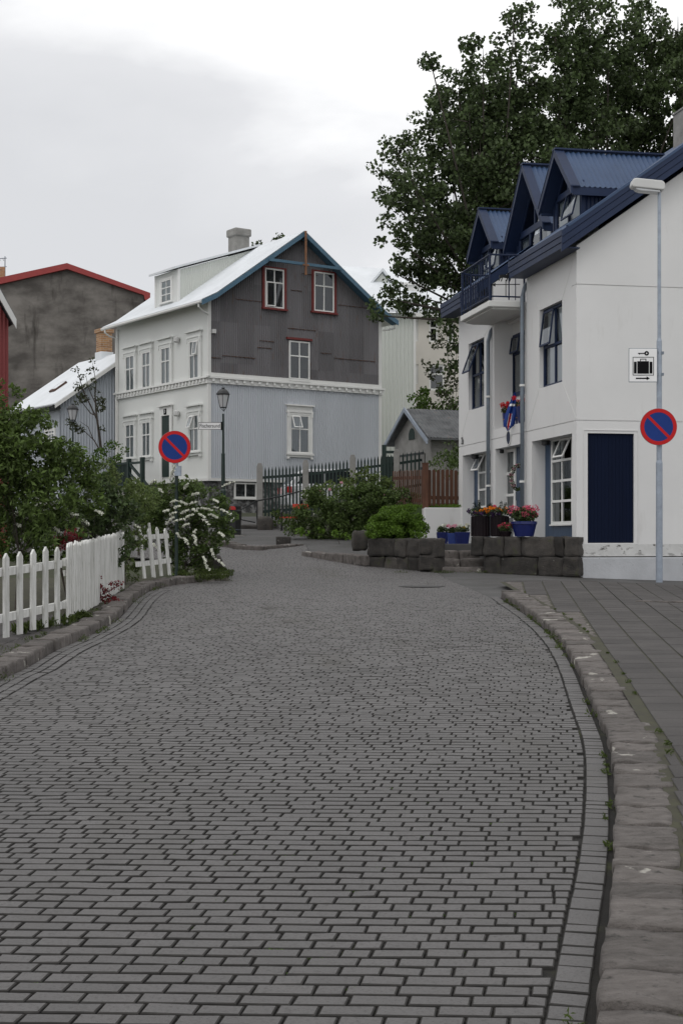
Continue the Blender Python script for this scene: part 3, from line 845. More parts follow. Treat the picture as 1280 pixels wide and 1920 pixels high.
b = MB(); b.wall(sx0-.001, sx1+.001, sz0-.001, sz1+.001, [], .05, .2)
n = 13
for i in range(n): b.box(sx0+(sx1-sx0)*i/n+.002, sx0+(sx1-sx0)*(i+1)/n-.002, .045, .05, sz0, sz1)
b.build('shutter', 'shutter', hr)
# ground floor recess: blue boards and white windows
wins = []
def boards(name, a0, a1, z0, z1, y, pitch=.11, m='steel_blue'):
    b = MB(); b.T = TS; b.box(a0, a1, y+.012, y+.05, z0, z1); n = max(1, int(round((a1-a0)/pitch)))
    for i in range(n): b.box(a0+(a1-a0)*i/n+.003, a0+(a1-a0)*(i+1)/n-.003, y, y+.012, z0, z1)
    return b.build(name, m, hr)
def lowbay(yfar, ynear, wfar, wnear):
    # board panels round the window
    boards('board_panel', -yfar-.02, -wfar, 1.4, 3.8, .3); boards('board_panel', -wnear, -ynear+.02, 1.4, 3.8, .3)
    boards('board_panel', -wfar, -wnear, 1.4, 1.98, .3); 
    window(hr, TS, -wfar, -wnear, 1.98, 3.80, .3, cols=2, rows=4, bar=.05, sill=.03, curtains='lr', proud=.02, open_sash={(1,3):('top', 24)} if ynear < 1 else {(0,3):('top', 26)})
w1 = hx(1033.5, 981, .3)[0]; lowbay(2.72, .245, w1, 1.0)
w3 = hx(896.7, 900, .3)[0]; lowbay(8.14, 5.75, w3, w3-1.26)
# middle bay: narrow window and door
wm0 = hx(943, 950, .3)[0]; wm1 = hx(966, 950, .3)[0]
window(hr, TS, -wm0, -wm1, 1.62, 3.76, .3, cols=1, rows=4, bar=.06, sill=0, curtains='f', proud=.03)
boards('board_panel', -5.42, -wm0, 1.4, 3.8, .3, m='white_paint')
dr = boards('door', -wm1+.06, -3.28, 1.45, 3.8, .3); b = MB(); b.T = TS; b.box(-wm1, -wm1+.06, .27, .35, 1.45, 3.8); b.build('door_frame', 'white_paint', dr)
b = MB(); b.T = TS; b.tube([(-wm1+.16, .26, 2.55), (-wm1+.16, .26, 2.75)], .012); b.build('handle', 'zinc', dr)
for (yy_, s_) in ((wm0-.25, 0), (2.3, 0), (7.6, 0)):      # little lights under the lintels
    b = MB(); b.lathe((.16, yy_, 3.66), [(.05,0),(.09,.02),(.09,.11)], 14); b.build('ceiling_lamp', 'black_metal', hr)
# upper windows
window(hr, TS, *[Up[0][i] for i in (0,1,2,3)], .12, m='navy', cols=2, transom=.48, bar=.05, proud=.03, curtains='f', open_sash={(0,1):('top', 7)}, sill=.05, cmat='pale_sheet')
window(hr, TS, *[Up[2][i] for i in (0,1,2,3)], .12, m='navy', cols=2, transom=.48, bar=.05, proud=.03, curtains='lr', open_sash={(0,1):('top', 20)}, sill=.05)
window(hr, TS, -hx(958.6,739,.45)[0]+.005, -4.205, 5.03, 6.45, .47, m='navy', cols=2, transom=.3, bar=.05, proud=.02, curtains='f', open_sash={(0,1):('top', 8)}, sill=.04)
# round vent
b = MB(); p = hx(953.5, 820.7); b.T = TS; b.ring((-p[0], p[1]), .15, .175, -.02, .004, 32); vr = b.build('vent', 'off_white', hr)
b = MB(); b.T = TS; b.disc((-p[0], p[1]), .15, -.008, .004, 32); b.build('vent_grille', 'navy_board', vr)
# house number on the far corner
nx = hx(867, 836)[0]; nz = hx(867, 827)[1]
text_part('2b', .26, 'house_number', 'black_metal', hr, (-.012, nx, nz-H.z), (R(90), 0, R(-90)), sx=.8)
# ---- roof
XO, ZO = -.35, 7.72
def roof_piece(b, y0, y1, x0, x1=4.0, th=.28):
    z0, z1 = zroof(x0), zroof(x1)
    b.prism([(x0,z0-.05),(x1,z1-.05),(x1,z1-th),(x0,z0-th)], y0, y1)
b = MB(); roof_piece(b, -.28, 3.1, -.34); roof_piece(b, 3.1, 5.58, 1.25); roof_piece(b, 5.58, 8.8, -.34)
b.prism([(8.35,ZO-.05),(4,zroof(4)-.05),(4,zroof(4)-.33),(8.35,ZO-.33)], -.28, 8.8)
rf = b.build('roof', 'navy', hr)
b = MB(); sl_ = Vector((1,0,.705)).normalized(); nn = Vector((-.705,0,1)).normalized(); L_ = math.hypot(4.35, 4.35*.705)
for (y0, y1, x0) in ((-.26,3.1,-.34),(3.1,5.58,1.25),(5.58,8.8,-.34)):
    s0 = (x0+.35)/4.35*L_
    b.corr((XO, y0, ZO-.02), (0,1,0), sl_, nn, y1-y0, s0, L_, pitch=.09, amp=.012)
b.build('roof_sheet', 'roof_blue', hr, smooth=True)
b = MB()
for k in range(3):     # verge boards, three lapped boards up the gable, and eaves boards
    o_ = k*.115; th = .11
    for sgn, x0, x1 in ((1, -.42, 4.0), (-1, 8.42, 4.0)):
        za, zb = ZO-.05-o_*1.22, zroof(4)-.0-o_*1.22
        b.prism([(x0,za),(x1,zb),(x1,zb-th*1.22),(x0,za-th*1.22)], -.34+.014*k, -.30+.014*k)
b.build('fascia', 'navy', hr, bevel=.004)
for (y0, y1) in ((-.34+.045, 3.1), (5.5, 8.79)):
    b = MB()
    for k in range(3): b.box(-.42+.014*k, -.38+.014*k, y0, y1, ZO-.03-.118*(k+1), ZO-.03-.118*k-.005)
    b.box(-.37, -.02, y0+.05, y1-.02, ZO-.38, ZO-.35)
    b.build('fascia', 'navy', hr, bevel=.004)
b = MB(); b.beam((-.30,-.30,zroof(-.3)+.0), (4,-.30,zroof(4)+.0), .1, .05); b.build('verge_cap', 'roof_blue', hr)
# ---- dormers
def dormer(yc, hw, xf, ze, zp, winspec, label=None):
    xr = (zp-7.72)/.705-.35; b = MB(); rise = zp-ze; L = math.hypot(hw, rise)
    for s in (-1, 1):
        n_ = Vector((0, s*rise/L, hw/L)); up = Vector((0, -s*hw/L, rise/L))
        b.corr((xf+.16, yc+s*hw, ze), (1,0,0), up, n_, xr-xf+.12-.16, -.04, L-.05, pitch=.115, amp=.02)
    d = b.build('dormer', 'roof_blue', hr, smooth=True)
    if label: d['label'] = label
    b = MB()
    for s in (-1, 1):   # roof deck and verge boards
        b.prism([(yc+s*hw, ze-.03), (yc, zp-.03), (yc, zp-.16), (yc+s*hw, ze-.16)], xf+.02, xr, ax='x')
        b.prism([(yc+s*(hw+.05), ze-.02), (yc, zp+.03), (yc, zp-.15), (yc+s*(hw+.05), ze-.18)], xf-.03, xf+.015, ax='x')
        b.prism([(yc+s*(hw+.06), ze-.01), (yc, zp+.045), (yc, zp+.02), (yc+s*(hw+.06), ze-.035)], xf-.04, xf+.17, ax='x')
        ya, yb_ = sorted((yc+s*(hw+.02), yc+s*(hw-.02))); b.box(xf+.02, (ze-7.72)/.705-.2, ya, yb_, ze-.2, ze-.03)
    b.box(xf-.04, xr, yc-.09, yc+.09, zp+.0, zp+.035)
    b.build('bargeboard', 'navy', d)
    hc = hw-.14; xw = xf+.28; zb = zroof(xw)-.12
    for s in (-1, 1):   # cheeks in vertical corrugated sheet
        b = MB()
        y_ = yc+s*hc; xe = (ze-.1-7.72)/.705-.35
        b.corr((xw, y_, 0), (1,0,0), (0,0,1), (0,s,0), max(.2, xe-xw+.2), lambda t: zroof(xw+t)-.15, ze-.02, pitch=.085, amp=.01)
        b.box(xw-.02, xw+.06, y_-.03, y_+.03, zb, ze)
        b.build('cheek', 'navy_board', d)
    # front: boarded gable with windows
    b = MB(); T2 = Matrix.Translation((xw, 0, 0)) @ TS
    b.T = T2; a0, a1 = -(yc+hc), -(yc-hc)
    # gable triangle frame
    wz0, wz1 = winspec; 
    b.box(a0, a1, 0, .05, zb, wz0); b.box(a0, a0+.06, 0, .06, wz0, ze-.1); b.box(a1-.06, a1, 0, .06, wz0, ze-.1)
    k = rise/hw; top = lambda a: zp-.2-abs(a+yc)*k
    b.box(a0, a1, 0, .055, wz1, wz1+.07)
    b.box(-yc-.03, -yc+.03, 0, .05, wz1+.07, zp-.25)
    for s in (-1, 1):
        e0 = -yc+s*hc; b.prism([(e0, wz1), (e0, top(e0)+.12), (-yc, zp-.1), (-yc, zp-.24), (e0-s*.12, top(e0-s*.12)-.03), (e0-s*.12, wz1)], 0, .05)
    b.build('front', 'navy', d)
    b = MB(); b.T = T2; b.add([(a0+.05,.03,wz1), (a1-.05,.03,wz1), (a1-.05,.03,top(a1)+.05), (-yc,.03,zp-.2), (a0+.05,.03,top(a0)+.05)], [(0,1,2,3,4)]); b.build('pane', 'glass', d)
    b = MB(); b.T = T2; b.add([(a0+.05,.3,wz0), (a1-.05,.3,wz0), (a1-.05,.3,top(a1)+.02), (-yc,.3,zp-.2), (a0+.05,.3,top(a0)+.02)], [(0,1,2,3,4)]); b.build('dark_backing', 'dark_void', d)  # near-black sheet paints the unlit room behind the dormer pane
    return d, T2, a0, a1
d1, T2, a0, a1 = dormer(2.50, .99, .45, 9.03, 10.02, (8.42, 9.12))
def dwin(root_, T2, a, c, z0, z1, sash, cur='f'): return window(root_, T2, a, c, z0, z1, 0, m='navy', cols=2, transom=0, bar=.05, sill=.03, proud=.0, curtains=cur, open_sash=sash, depth=.2, cmat='pale_sheet')
dwin(hr, T2, a0+.07, a1-.07, 8.42, 9.12, {(1,0):('top', 14)})
d3, T2, a0, a1 = dormer(8.18, 1.02, .45, 9.03, 10.04, (8.42, 9.12))
dwin(hr, T2, a0+.07, a1-.07, 8.42, 9.12, {(1,0):('top', 10)})
d2, T2, a0, a1 = dormer(5.32, 1.40, .66, 8.80, 10.44, (7.3, 9.0))
window(hr, T2, a0+.07, a1-.07, 6.9, 9.0, 0, m='navy', cols=3, transom=.30, bar=.07, sill=0, proud=.0, curtains='lr', depth=.2, cmat='pale_sheet')
# lantern beside the balcony door
b = MB(); b.lathe((.75, 6.6, 8.0), [(.03,0),(.07,.05),(.09,.2),(.1,.21),(.03,.28)], 8); b.build('wall_lantern', 'black_metal', hr)
# ---- balcony
bo = H.thing('balcony', 'curved concrete balcony with dark blue iron railing on the white house, above the loggia', 'balcony'); bo.parent = hr; bo.location = (0,0,0); bo.rotation_euler = (0,0,0)
for k in ('label', 'category'): del bo[k]
b = MB(); XB = -.82; Y0, Y1 = 3.2, 5.72
b.prism([(0,Y0),(XB,Y0),(XB,Y1-.25),(XB+.3,Y1),(0,Y1)], 6.74, 6.87, ax='z'); b.prism([(0,Y0+.1),(XB+.1,Y0+.1),(XB+.1,Y1-.3),(XB+.35,Y1-.1),(0,Y1-.1)], 6.70, 6.745, ax='z')
b.build('slab', 'off_white', bo, bevel=.015)
b = MB(); pth = [(0,Y0+.04),(XB+.04,Y0+.04),(XB+.04,Y1-.26),(XB+.31,Y1-.04),(0,Y1-.04)]
for z, r in ((7.88,.022),(6.97,.018),(7.42,.014)):
    if z == 7.42: b.tube([(XB+.04,y_,z) for y_ in (Y0+.04,Y1-.26)], r, 6); continue
    b.tube([(x,y_,z) for x, y_ in pth], r, 6)
for x, y_ in pth: b.tube([(x,y_,6.85),(x,y_,7.9)], .022, 6)
b.tube([(-.35,Y0+.04,6.9),(-.35,Y0+.04,7.88)], .014, 6); b.tube([(-.2,Y0+.04,6.9),(-.2,Y0+.04,7.88)], .01, 6)
for i in range(17): y_ = Y0+.12+i*.135; b.tube([(XB+.04,y_,6.97),(XB+.04,y_,7.88)], .009, 5)
for i in range(12): y_ = Y0+.18+i*.2; b.tube([(XB+.04,y_-.05,6.97),(XB+.02,y_-.05,7.42)], .012, 5)
b.build('railing', 'navy_board', bo)
b = MB(); hp = [(-.22,0),(-.2,.07),(-.13,.09),(.02,.08),(.08,.16),(.13,.17),(.17,.12),(.13,.11),(.11,.04),(.16,-.02),(.13,-.1),(.11,-.1),(.12,-.03),(.07,-.0),(.03,-.1),(.0,-.1),(.03,-.01),(-.1,0),(-.13,-.1),(-.16,-.1),(-.13,.0),(-.17,-.02),(-.22,-.1),(-.24,-.1),(-.19,0),(-.2,.03)]
b.prism([(-.42+p[0]*.72, 7.38+p[1]*.8) for p in hp], Y0+.03, Y0+.045)
b.tube([(-.72,Y0+.04,7.22),(-.1,Y0+.04,7.25)], .01, 5); b.prism([(-.74,7.22),(-.66,7.26),(-.66,7.18)], Y0+.03, Y0+.05); b.tube([(-.42,Y0+.04,6.97),(-.42,Y0+.04,7.34)], .01, 5)
b.build('weathervane_horse', 'black_metal', bo)
# ---- downpipes
def pipe(y_, ztop):
    b = MB(); b.tube([(.1,y_,ztop),(-.02,y_,ztop-.15),(-.085,y_,ztop-.4),(-.085,y_,5.2),(-.085,y_,4.9),(-.085,y_,1.5)], .046, 12)
    p = b.build('downpipe', 'zinc', hr, smooth=True); b = MB()
    for z in (5.0, 2.9): b.lathe((-.085,y_,z), [(.062,0),(.062,.045)], 14)
    b.build('pipe_bracket', 'white_paint', p)
pipe(3.12, 7.35); pipe(5.66, 6.72)
# ---- chimney
cx0, _ = H.onY(1261, 200, 2.95)
b = MB(); b.box(cx0, cx0+.75, 2.2, 2.95, 9.3, 11.05); ch = b.build('chimney', 'concrete', hr, bevel=.01)
b = MB(); b.box(cx0-.03, cx0+.78, 2.17, 2.98, 9.2, 10.25); b.build('chimney_flashing', 'navy', ch)
b = MB(); b.box(cx0-.02, cx0+.77, 2.18, 2.97, 11.05, 11.09); b.build('chimney_cap', 'concrete', ch)

# ================= old timber house (middle): dark rusty gable, pale blue below
A34 = math.atan2(.566, .8245)
Wf = Frame(-4.67, 50, 2.45, A34)
wr = Wf.thing('timber_house', 'tall timber house with a dark rusty upper gable and pale blue ground floor', 'house')
def prof(x):      # roof underside height across the gable (local x)
    X = x if x < 3.745 else 7.49-x
    return 9.93+(X+.5)*.5 if X < .1 else 10.23+(X-.1)*(12.82-10.23)/(3.745-.1)
LEN = 7.4; zc = 7.27
b = MB(); b.box(.02, 7.47, .02, LEN, 3.78, 10.0); b.prism([(.02,9.99),(7.47,9.99),(7.47,prof(7.3)-.1),(3.745,12.7),(.02,prof(.2)-.1)], .02, LEN)
wl = b.build('wall', 'house_white', wr)
b = MB(); b.box(.08, 7.41, .06, LEN-.06, 2.2, 3.78); b.build('basement', 'mottled', wr)
b = MB(); b.corr((.08,0,0), (1,0,0), (0,0,1), (0,-1,0), 7.33, 3.80, zc-.13, pitch=.09, amp=.02); b.build('cladding', 'corr_blue', wr)['label'] = 'pale blue corrugated cladding below the cornice'
b = MB(); b.corr((.0,0,0), (1,0,0), (0,0,1), (0,-1,0), 7.36, zc+.22, lambda t: prof(t)-.02, pitch=.09, amp=.018)
cd = b.build('cladding', 'corr_dark', wr); cd['label'] = 'dark weathered corrugated cladding with rust streaks'
# overlapping patch sheets and rusty edges
for (x0, x1, z, s_) in ((.1,.5,8.05,1),(.55,1.9,8.15,1),(2.0,2.6,8.55,1),(1.1,2.3,10.2,1),(3.3,4.5,9.35,1),(4.7,5.2,8.55,1),(5.3,7.2,8.4,1),(3.4,3.9,10.75,1),(3.9,4.6,11.4,1),(5.5,6.9,10.4,1),(2.1,2.7,8.8,1),(4.3,5.5,10.0,1)):
    b = MB(); nk = max(3, int((x1-x0)/.045)); up_ = [(x0+(x1-x0)*k/nk, z+.004*random.random()) for k in range(nk+1)]; lo_ = [(x0+(x1-x0)*k/nk, z-.010-.028*random.random()**2) for k in range(nk+1)][::-1]
    b.prism(up_+lo_, -.0235, -.0); b.build('sheet_seam', 'rust', cd)
b = MB(); b.box(.05, 7.4, -.05, .0, zc+.1, zc+.24); b.build('band_board', 'off_white', wr)
# cornice with knobs, both sides
b = MB()
b.box(-.10, 7.6, -.14, 0, zc+.04, zc+.11); b.box(-.05, 7.55, -.07, 0, zc-.13, zc+.04)
b.box(-.14, 0, -.14, LEN+.05, zc+.045, zc+.115); b.box(-.07, 0, -.05, LEN, zc-.135, zc+.035)
for i in range(24): b.box(.1+i*.315, .19+i*.315, -.12, -.07, zc-.07, zc+.03)
for i in range(28): b.box(-.12, -.07, .1+i*.26, .18+i*.26, zc-.07, zc+.03)
b.build('cornice', 'white_paint', wr)
b = MB(); b.box(-.03, .09, -.035, .06, 3.74, 10.1); b.box(7.37, 7.5, -.035, .06, 3.74, 9.95); b.box(-.035, .0, LEN-.15, LEN+.01, 3.74, 9.9); b.box(-.05, 7.54, -.06, 0, 3.70, 3.79); b.box(-.06, 0, -.02, LEN, 3.70, 3.79)
b.build('corner_board', 'off_white', wr)
# roof
b = MB(); OG = .42; xsr = [-.5, .1, 3.745, 7.39, 7.99]
pr = [(x, prof(x)+.02) for x in xsr]; pr2 = [(x, prof(x)-.08) for x in xsr][::-1]
for i in range(4): b.prism([pr[i], pr[i+1], (pr[i+1][0], pr[i+1][1]-.1), (pr[i][0], pr[i][1]-.1)], -OG, LEN+.3)
rw = b.build('roof', 'white_paint', wr)
b = MB()
for i in range(4):
    (x0, z0), (x1, z1) = pr[i], pr[i+1]; L = math.hypot(x1-x0, z1-z0); d_ = Vector(((x1-x0)/L, 0, (z1-z0)/L)); n_ = Vector((-d_.z, 0, d_.x))
    if n_.z < 0: n_ = -n_
    b.corr((x0, -OG-.02, z0+.02), (0,1,0), d_, n_, LEN+.34+OG, 0, L, pitch=.09, amp=.016)
b.build('roof_sheet', 'roof_white', wr, smooth=True)
b = MB()      # blue bargeboards, collar, soffit
for sg in (0, 1):
    for i in ((0, 1) if sg == 0 else (2, 3)):
        b.prism([pr[i], pr[i+1], (pr[i+1][0], pr[i+1][1]-.17), (pr[i][0], pr[i][1]-.17)], -OG-.04, -OG-.002)
        b.prism([(pr[i][0],pr[i][1]-.11), (pr[i+1][0],pr[i+1][1]-.11), (pr[i+1][0], pr[i+1][1]-.125), (pr[i][0], pr[i][1]-.125)], -OG, -.02)
b.box(2.2, 5.32, -OG-.07, -OG+.02, 11.60, 11.70)
b.build('bargeboard', 'trim_blue', wr)
b = MB(); b.box(3.72, 3.78, -OG-.11, -OG-.05, 11.25, 12.85); b.box(3.62, 3.88, -OG-.115, -OG-.045, 11.58, 11.64); b.build('king_post', 'rust_light', wr)['label'] = 'rusty brown hanging post under the gable peak'
b = MB()
for (x0, ys) in ((-.5, (-OG, LEN+.3)), (7.99, (-OG, LEN+.3))):
    b.tube([(x0, ys[0], 9.90), (x0, ys[1], 9.90)], .055, 8)
b.tube([(-.5,-.2,9.88),(-.5,-.2,9.75),(-.3,-.12,9.62),(-.04,-.07,9.55)], .035, 8); b.tube([(-.5,LEN,9.88),(-.5,LEN,9.75),(-.3,LEN,9.62),(-.05,LEN-.05,9.55),(-.05,LEN-.05,3.9)], .035, 8)
b.tube([(7.99,-.2,9.88),(7.99,-.2,9.7),(7.7,-.1,9.62),(7.53,-.07,9.6)], .035, 8)
b.build('gutter', 'off_white', wr)
# chimney
b = MB(); b.box(3.45, 4.05, 4.0, 4.6, 12.5, 13.45); cw = b.build('chimney', 'concrete', wr); b = MB(); b.box(3.38, 4.12, 3.93, 4.67, 13.45, 13.75); b.build('chimney_cap', 'concrete', cw, bevel=.05)
# dormer on the white slope
DY0, DY1, DX = 2.8, 4.64, .3
b = MB(); zt = 11.62
b.box(DX, DX+.05, DY0, DY1, prof(DX), zt)
dm = b.build('dormer', 'house_white', wr)
for y_ in (DY0, DY1): b = MB(); b.corr((DX, y_, 0), (1,0,0), (0,0,1), (0,-1,0), 3.4, lambda t: prof(DX+t)-.02, lambda t: zt+(12.80-zt)*t/3.45-.03, pitch=.09, amp=.01); b.build('cheek', 'corr_white', dm)
b = MB(); b.prism([(DX-.22,zt-.03),(3.745,12.84),(3.745,12.92),(DX-.22,zt+.05)], DY0-.14, DY1+.14); b.build('dormer_roof', 'roof_white', dm)
for q in (DY0-.03, DY1-.06): b = MB(); b.box(DX-.03, DX+.06, q, q+.09, prof(DX)-.05, zt); b.build('corner_board', 'white_paint', dm)
T2 = Matrix.Translation((DX,0,0)) @ TS
window(wr, T2, -(DY0+DY1)/2-.40, -(DY0+DY1)/2+.40, 10.5, 11.35, 0, cols=2, rows=3, bar=.035, casing=(.09,'white_paint'), sill=.04, curtains='', depth=.12, proud=.04)
# gable windows
def fpx(px0, px1, py0, py1):
    a, z1 = Wf.onY(px0, py0); c, _ = Wf.onY(px1, py0); _, z0 = Wf.onY((px0+px1)/2, py1); _, z1 = Wf.onY((px0+px1)/2, py0); return a, c, z0, z1
for q, os_ in (((495.5,531.5,504,578), {(0,0):('left', 10)}), ((587.5,625,511,585), None)):
    window(wr, I4, *fpx(*q), 0, casing=(.1,'trim_red'), transom=.34, cols=2, sill=.07, curtains='f', open_sash=os_, depth=.25, label='white window in a dark red casing, high in the gable')
w_ = window(wr, I4, *fpx(541,579.5,640,712), 0, cols=2, transom=.38, sill=.06, curtains='r', lace=.3, depth=.25)
b = MB(); q = fpx(536,583,634,640); b.box(q[0], q[1], -.1, 0, q[3]-.08, q[3]); b.build('head_board', 'trim_red', w_)
window(wr, I4, *fpx(543,579,778,850), 0, casing=(.13,'white_paint'), head=.24, cols=2, transom=.36, sill=.07, curtains='', open_sash={(0,1):('top', 22)}, depth=.3)
b = MB(); q = fpx(547,575,830,846); b.box(q[0], q[0]+.22, .05, .1, q[2], q[3]-.05); b.box(q[1]-.25, q[1]-.02, .05, .1, q[2], q[3]-.1); b.build('window_box', 'brick_yellow', wr)
window(wr, I4, *fpx(440,482,905,934), .06, cols=2, transom=0, sill=.05, curtains='', depth=.1, m='off_white')
# street-side windows (x=0 plane)
def spx(px0, px1, py0, py1):
    ya = Wf.onX(px0, 800)[0]; yb_ = Wf.onX(px1, 800)[0]; return -ya, -yb_, None, None
UZ = (Wf.onX(365, 711)[1], Wf.onX(365, 638)[1]); LZ = (Wf.onX(365.5, 847)[1], Wf.onX(365.5, 777)[1])
for i, (p0, p1) in enumerate(((237,253.5),(268,283.5),(303.5,320.5),(356.5,374.5))):
    a, c, _, _ = spx(p0, p1, 0, 0)
    window(wr, TS, a, c, *UZ, 0, casing=(.15,'house_white'), head=.2, cols=2, transom=.37, sill=.05, curtains='lr' if i != 2 else 'l', open_sash={(1,1):('top', 8)} if i == 3 else None, depth=.25)
    if i != 2: window(wr, TS, a, c, *LZ, 0, casing=(.15,'house_white'), head=.2, cols=2, transom=.37, sill=.05, curtains='f' if i == 0 else 'lr', open_sash={(0,1):('top', 20)} if i == 3 else None, depth=.25)
a, c, _, _ = spx(305, 320, 0, 0)
b = MB(); b.T = TS; b.box(a, c, -.02, .05, 3.95, LZ[1]+.1); dw = b.build('door', 'green_wood', wr)
b = MB(); b.T = TS; b.box(a-.15, a-.002, -.06, 0, 3.8, LZ[1]+.45); b.box(c+.002, c+.15, -.06, 0, 3.8, LZ[1]+.45); b.box(a-.002, c+.002, -.055, 0, LZ[1]+.11, LZ[1]+.45); b.box(a-.2, c+.2, -.14, 0, LZ[1]+.45, LZ[1]+.5); b.build('door_casing', 'white_paint', dw)
b = MB(); b.T = TS; b.box((a+c)/2-.1, (a+c)/2+.1, -.07, -.055, LZ[1]+.15, LZ[1]+.36); b.build('number_plate', 'sign_black', dw)
text_part('3', .17, 'house_number', 'sign_white', dw, (-.073, -(a+c)/2, LZ[1]+.26-Wf.z), (R(90),0,R(-90)))
for px, py in ((335.5, 638), (335.5, 776)):      # bulkhead lights
    y_, z_ = Wf.onX(px, py); b = MB(); b.lathe((-.1, y_, z_-.1), [(.06,0),(.11,.05),(.11,.18),(.04,.24)], 12); b.build('wall_lamp', 'lamp_cover', wr)
y_, z_ = .1, Wf.onY(396, 621)[1]; b = MB(); b.box(.12, .26, -.1, 0, z_-.07, z_+.07); b.build('alarm_box', 'lamp_cover', wr)

# ---- porch with green railing at the street door
py_, _ = Wf.onX(312, 880)
pf = Wf.thing('porch_steps', 'dark green wooden railing and steps at the street door of the timber house', 'porch')
b = MB()
ya, yb_ = py_-.9, py_+2.2
b.box(-1.2, -.08, ya+.5, yb_, 3.2, 3.55)
for i in range(4): b.box(-1.2, -.08, ya+.5-.28*(i+1), ya+.5-.28*i-.005, 3.0-.2*i, 3.36-.18*i)
b.build('steps', 'concrete', pf)
b = MB(); XR = -1.15
for y_ in (yb_, py_+.75, py_-.35): b.box(XR-.07, XR+.07, y_-.07, y_+.07, 3.2, 4.62)
b.box(XR-.04, XR+.04, py_+.75, yb_, 4.42, 4.5); b.box(XR-.04, XR+.04, py_+.75, yb_, 3.62, 3.7)
for i in range(11): y_ = py_+.86+i*.125; b.box(XR-.02, XR+.02, y_-.025, y_+.025, 3.6, 4.45)
b.beam((XR, py_+.75, 4.45), (XR, py_-.9, 3.5), .06, .1); b.beam((XR, py_+.75, 4.1), (XR, py_-.9, 3.2), .06, .08)
b.box(XR-.04, XR+.04, py_-.35, py_+.75, 4.4, 4.48)
b.build('railing', 'green_wood', pf)

# ================= grey-blue low house with brick chimney (left)
Gf = Frame(-10.87, 55, 2.6, A34)
gr = Gf.thing('corrugated_house', 'low grey-blue corrugated house with pale roof, skylight and yellow brick chimney', 'house')
gp = lambda x: 6.98+.7*(x if x < 3 else 6-x)
b = MB(); b.prism([(.02,2.4),(5.98,2.4),(5.98,6.9),(3,9.0),(.02,6.9)], .02, 4.8); b.build('wall', 'corr_grey', gr)
b = MB(); b.corr((0,0,0), (1,0,0), (0,0,1), (0,-1,0), 6, 2.5, lambda t: gp(t)-.05, pitch=.12, amp=.025); b.corr((0,0,0), (0,1,0), (0,0,1), (-1,0,0), 4.8, 2.5, 6.95, pitch=.11, amp=.008); b.build('cladding', 'corr_grey', gr)
b = MB()
b.prism([(-.3,gp(-.3)),(3,gp(3)),(3,gp(3)+.1),(-.3,gp(-.3)+.1)], -.25, 5.0); b.prism([(6.3,gp(6.3)),(3,gp(3)),(3,gp(3)+.1),(6.3,gp(6.3)+.1)], -.25, 5.0)
rg = b.build('roof', 'roof_white', gr)
b = MB(); b.prism([(-.32,gp(-.32)-.08),(3,gp(3)-.08),(3,gp(3)+.08),(-.32,gp(-.32)+.08)], -.3, -.252); b.build('verge_board', 'off_white', rg)
b = MB(); b.tube([(-.36,-.25,6.75),(-.36,5.0,6.75)], .07, 8); b.box(-.3,-.05,-.2,4.9,6.66,6.76); b.build('gutter', 'black_metal', gr)
b = MB(); sd = Vector((1,0,.7)).normalized()
b.beam((.7,2.45,gp(.7)+.12), (1.25,2.45,gp(1.25)+.14), .5, .1); b.build('skylight', 'rust', rg)
b = MB(); b.beam((.78,2.45,gp(.78)+.18), (1.2,2.45,gp(1.2)+.19), .4, .02); b.build('skylight_pane', 'roof_white', rg)
b = MB(); b.box(2.75,3.3,2.2,2.8,8.9,9.35); cb = b.build('chimney_base', 'roof_white', gr)
b = MB(); b.box(2.78,3.27,2.25,2.75,9.35,10.15)
b.box(2.72,3.33,2.19,2.81,10.15,10.3); b.build('chimney', 'chimney_brick', gr)
a_ = [Gf.onX(p, 820)[0] for p in (88, 104)]; window(gr, TS, -a_[0], -a_[1], Gf.onX(96,828)[1], Gf.onX(96,806)[1], 0, cols=3, transom=.3, curtains='', depth=.1, casing=(.08,'white_paint'))

# ================= dark red house at the left edge
Rf = Frame((8-640)*33/F-.0, 33, 1.25, A34-R(8))
rx, rz_ = Rf.onY(16, 650)
rr = Rf.thing('red_house', 'dark red corrugated gable house at the left edge with a grey white verge board', 'house')
zr = lambda x: EYE+(1008-596)*33.2/F-1.75*(x-rx)
b = MB(); b.prism([(rx,1.0),(rx,zr(rx)-.1),(rx-2.2,zr(rx-2.2)-.1),(rx-4.4,zr(rx)-.1),(rx-4.4,1.0)], .03, 6); b.build('wall', 'corr_red', rr)
b = MB(); b.corr((rx-4.4,0,0), (1,0,0), (0,0,1), (0,-1,0), 4.4, 1.0, lambda t: min(zr(rx-4.4+t), zr(rx)+(t)*1.75)-.08, pitch=.09, amp=.013); b.build('cladding', 'corr_red', rr)
b = MB(); b.prism([(rx+.1,zr(rx+.1)),(rx-2.2,zr(rx-2.2)),(rx-2.2,zr(rx-2.2)+.15),(rx+.1,zr(rx+.1)+.15)], -.3, 6.2); b.prism([(rx-4.65,zr(rx+.25)),(rx-2.2,zr(rx-2.2)),(rx-2.2,zr(rx-2.2)+.15),(rx-4.65,zr(rx+.25)+.15)], -.3, 6.2); rfr = b.build('roof', 'roof_tin', rr)
b = MB(); b.prism([(rx+.11,zr(rx+.11)-.12),(rx-2.2,zr(rx-2.2)-.2),(rx-2.2,zr(rx-2.2)+.1),(rx+.11,zr(rx+.11)+.1)], -.34, -.302); b.build('verge_board', 'lamp_cover', rfr)

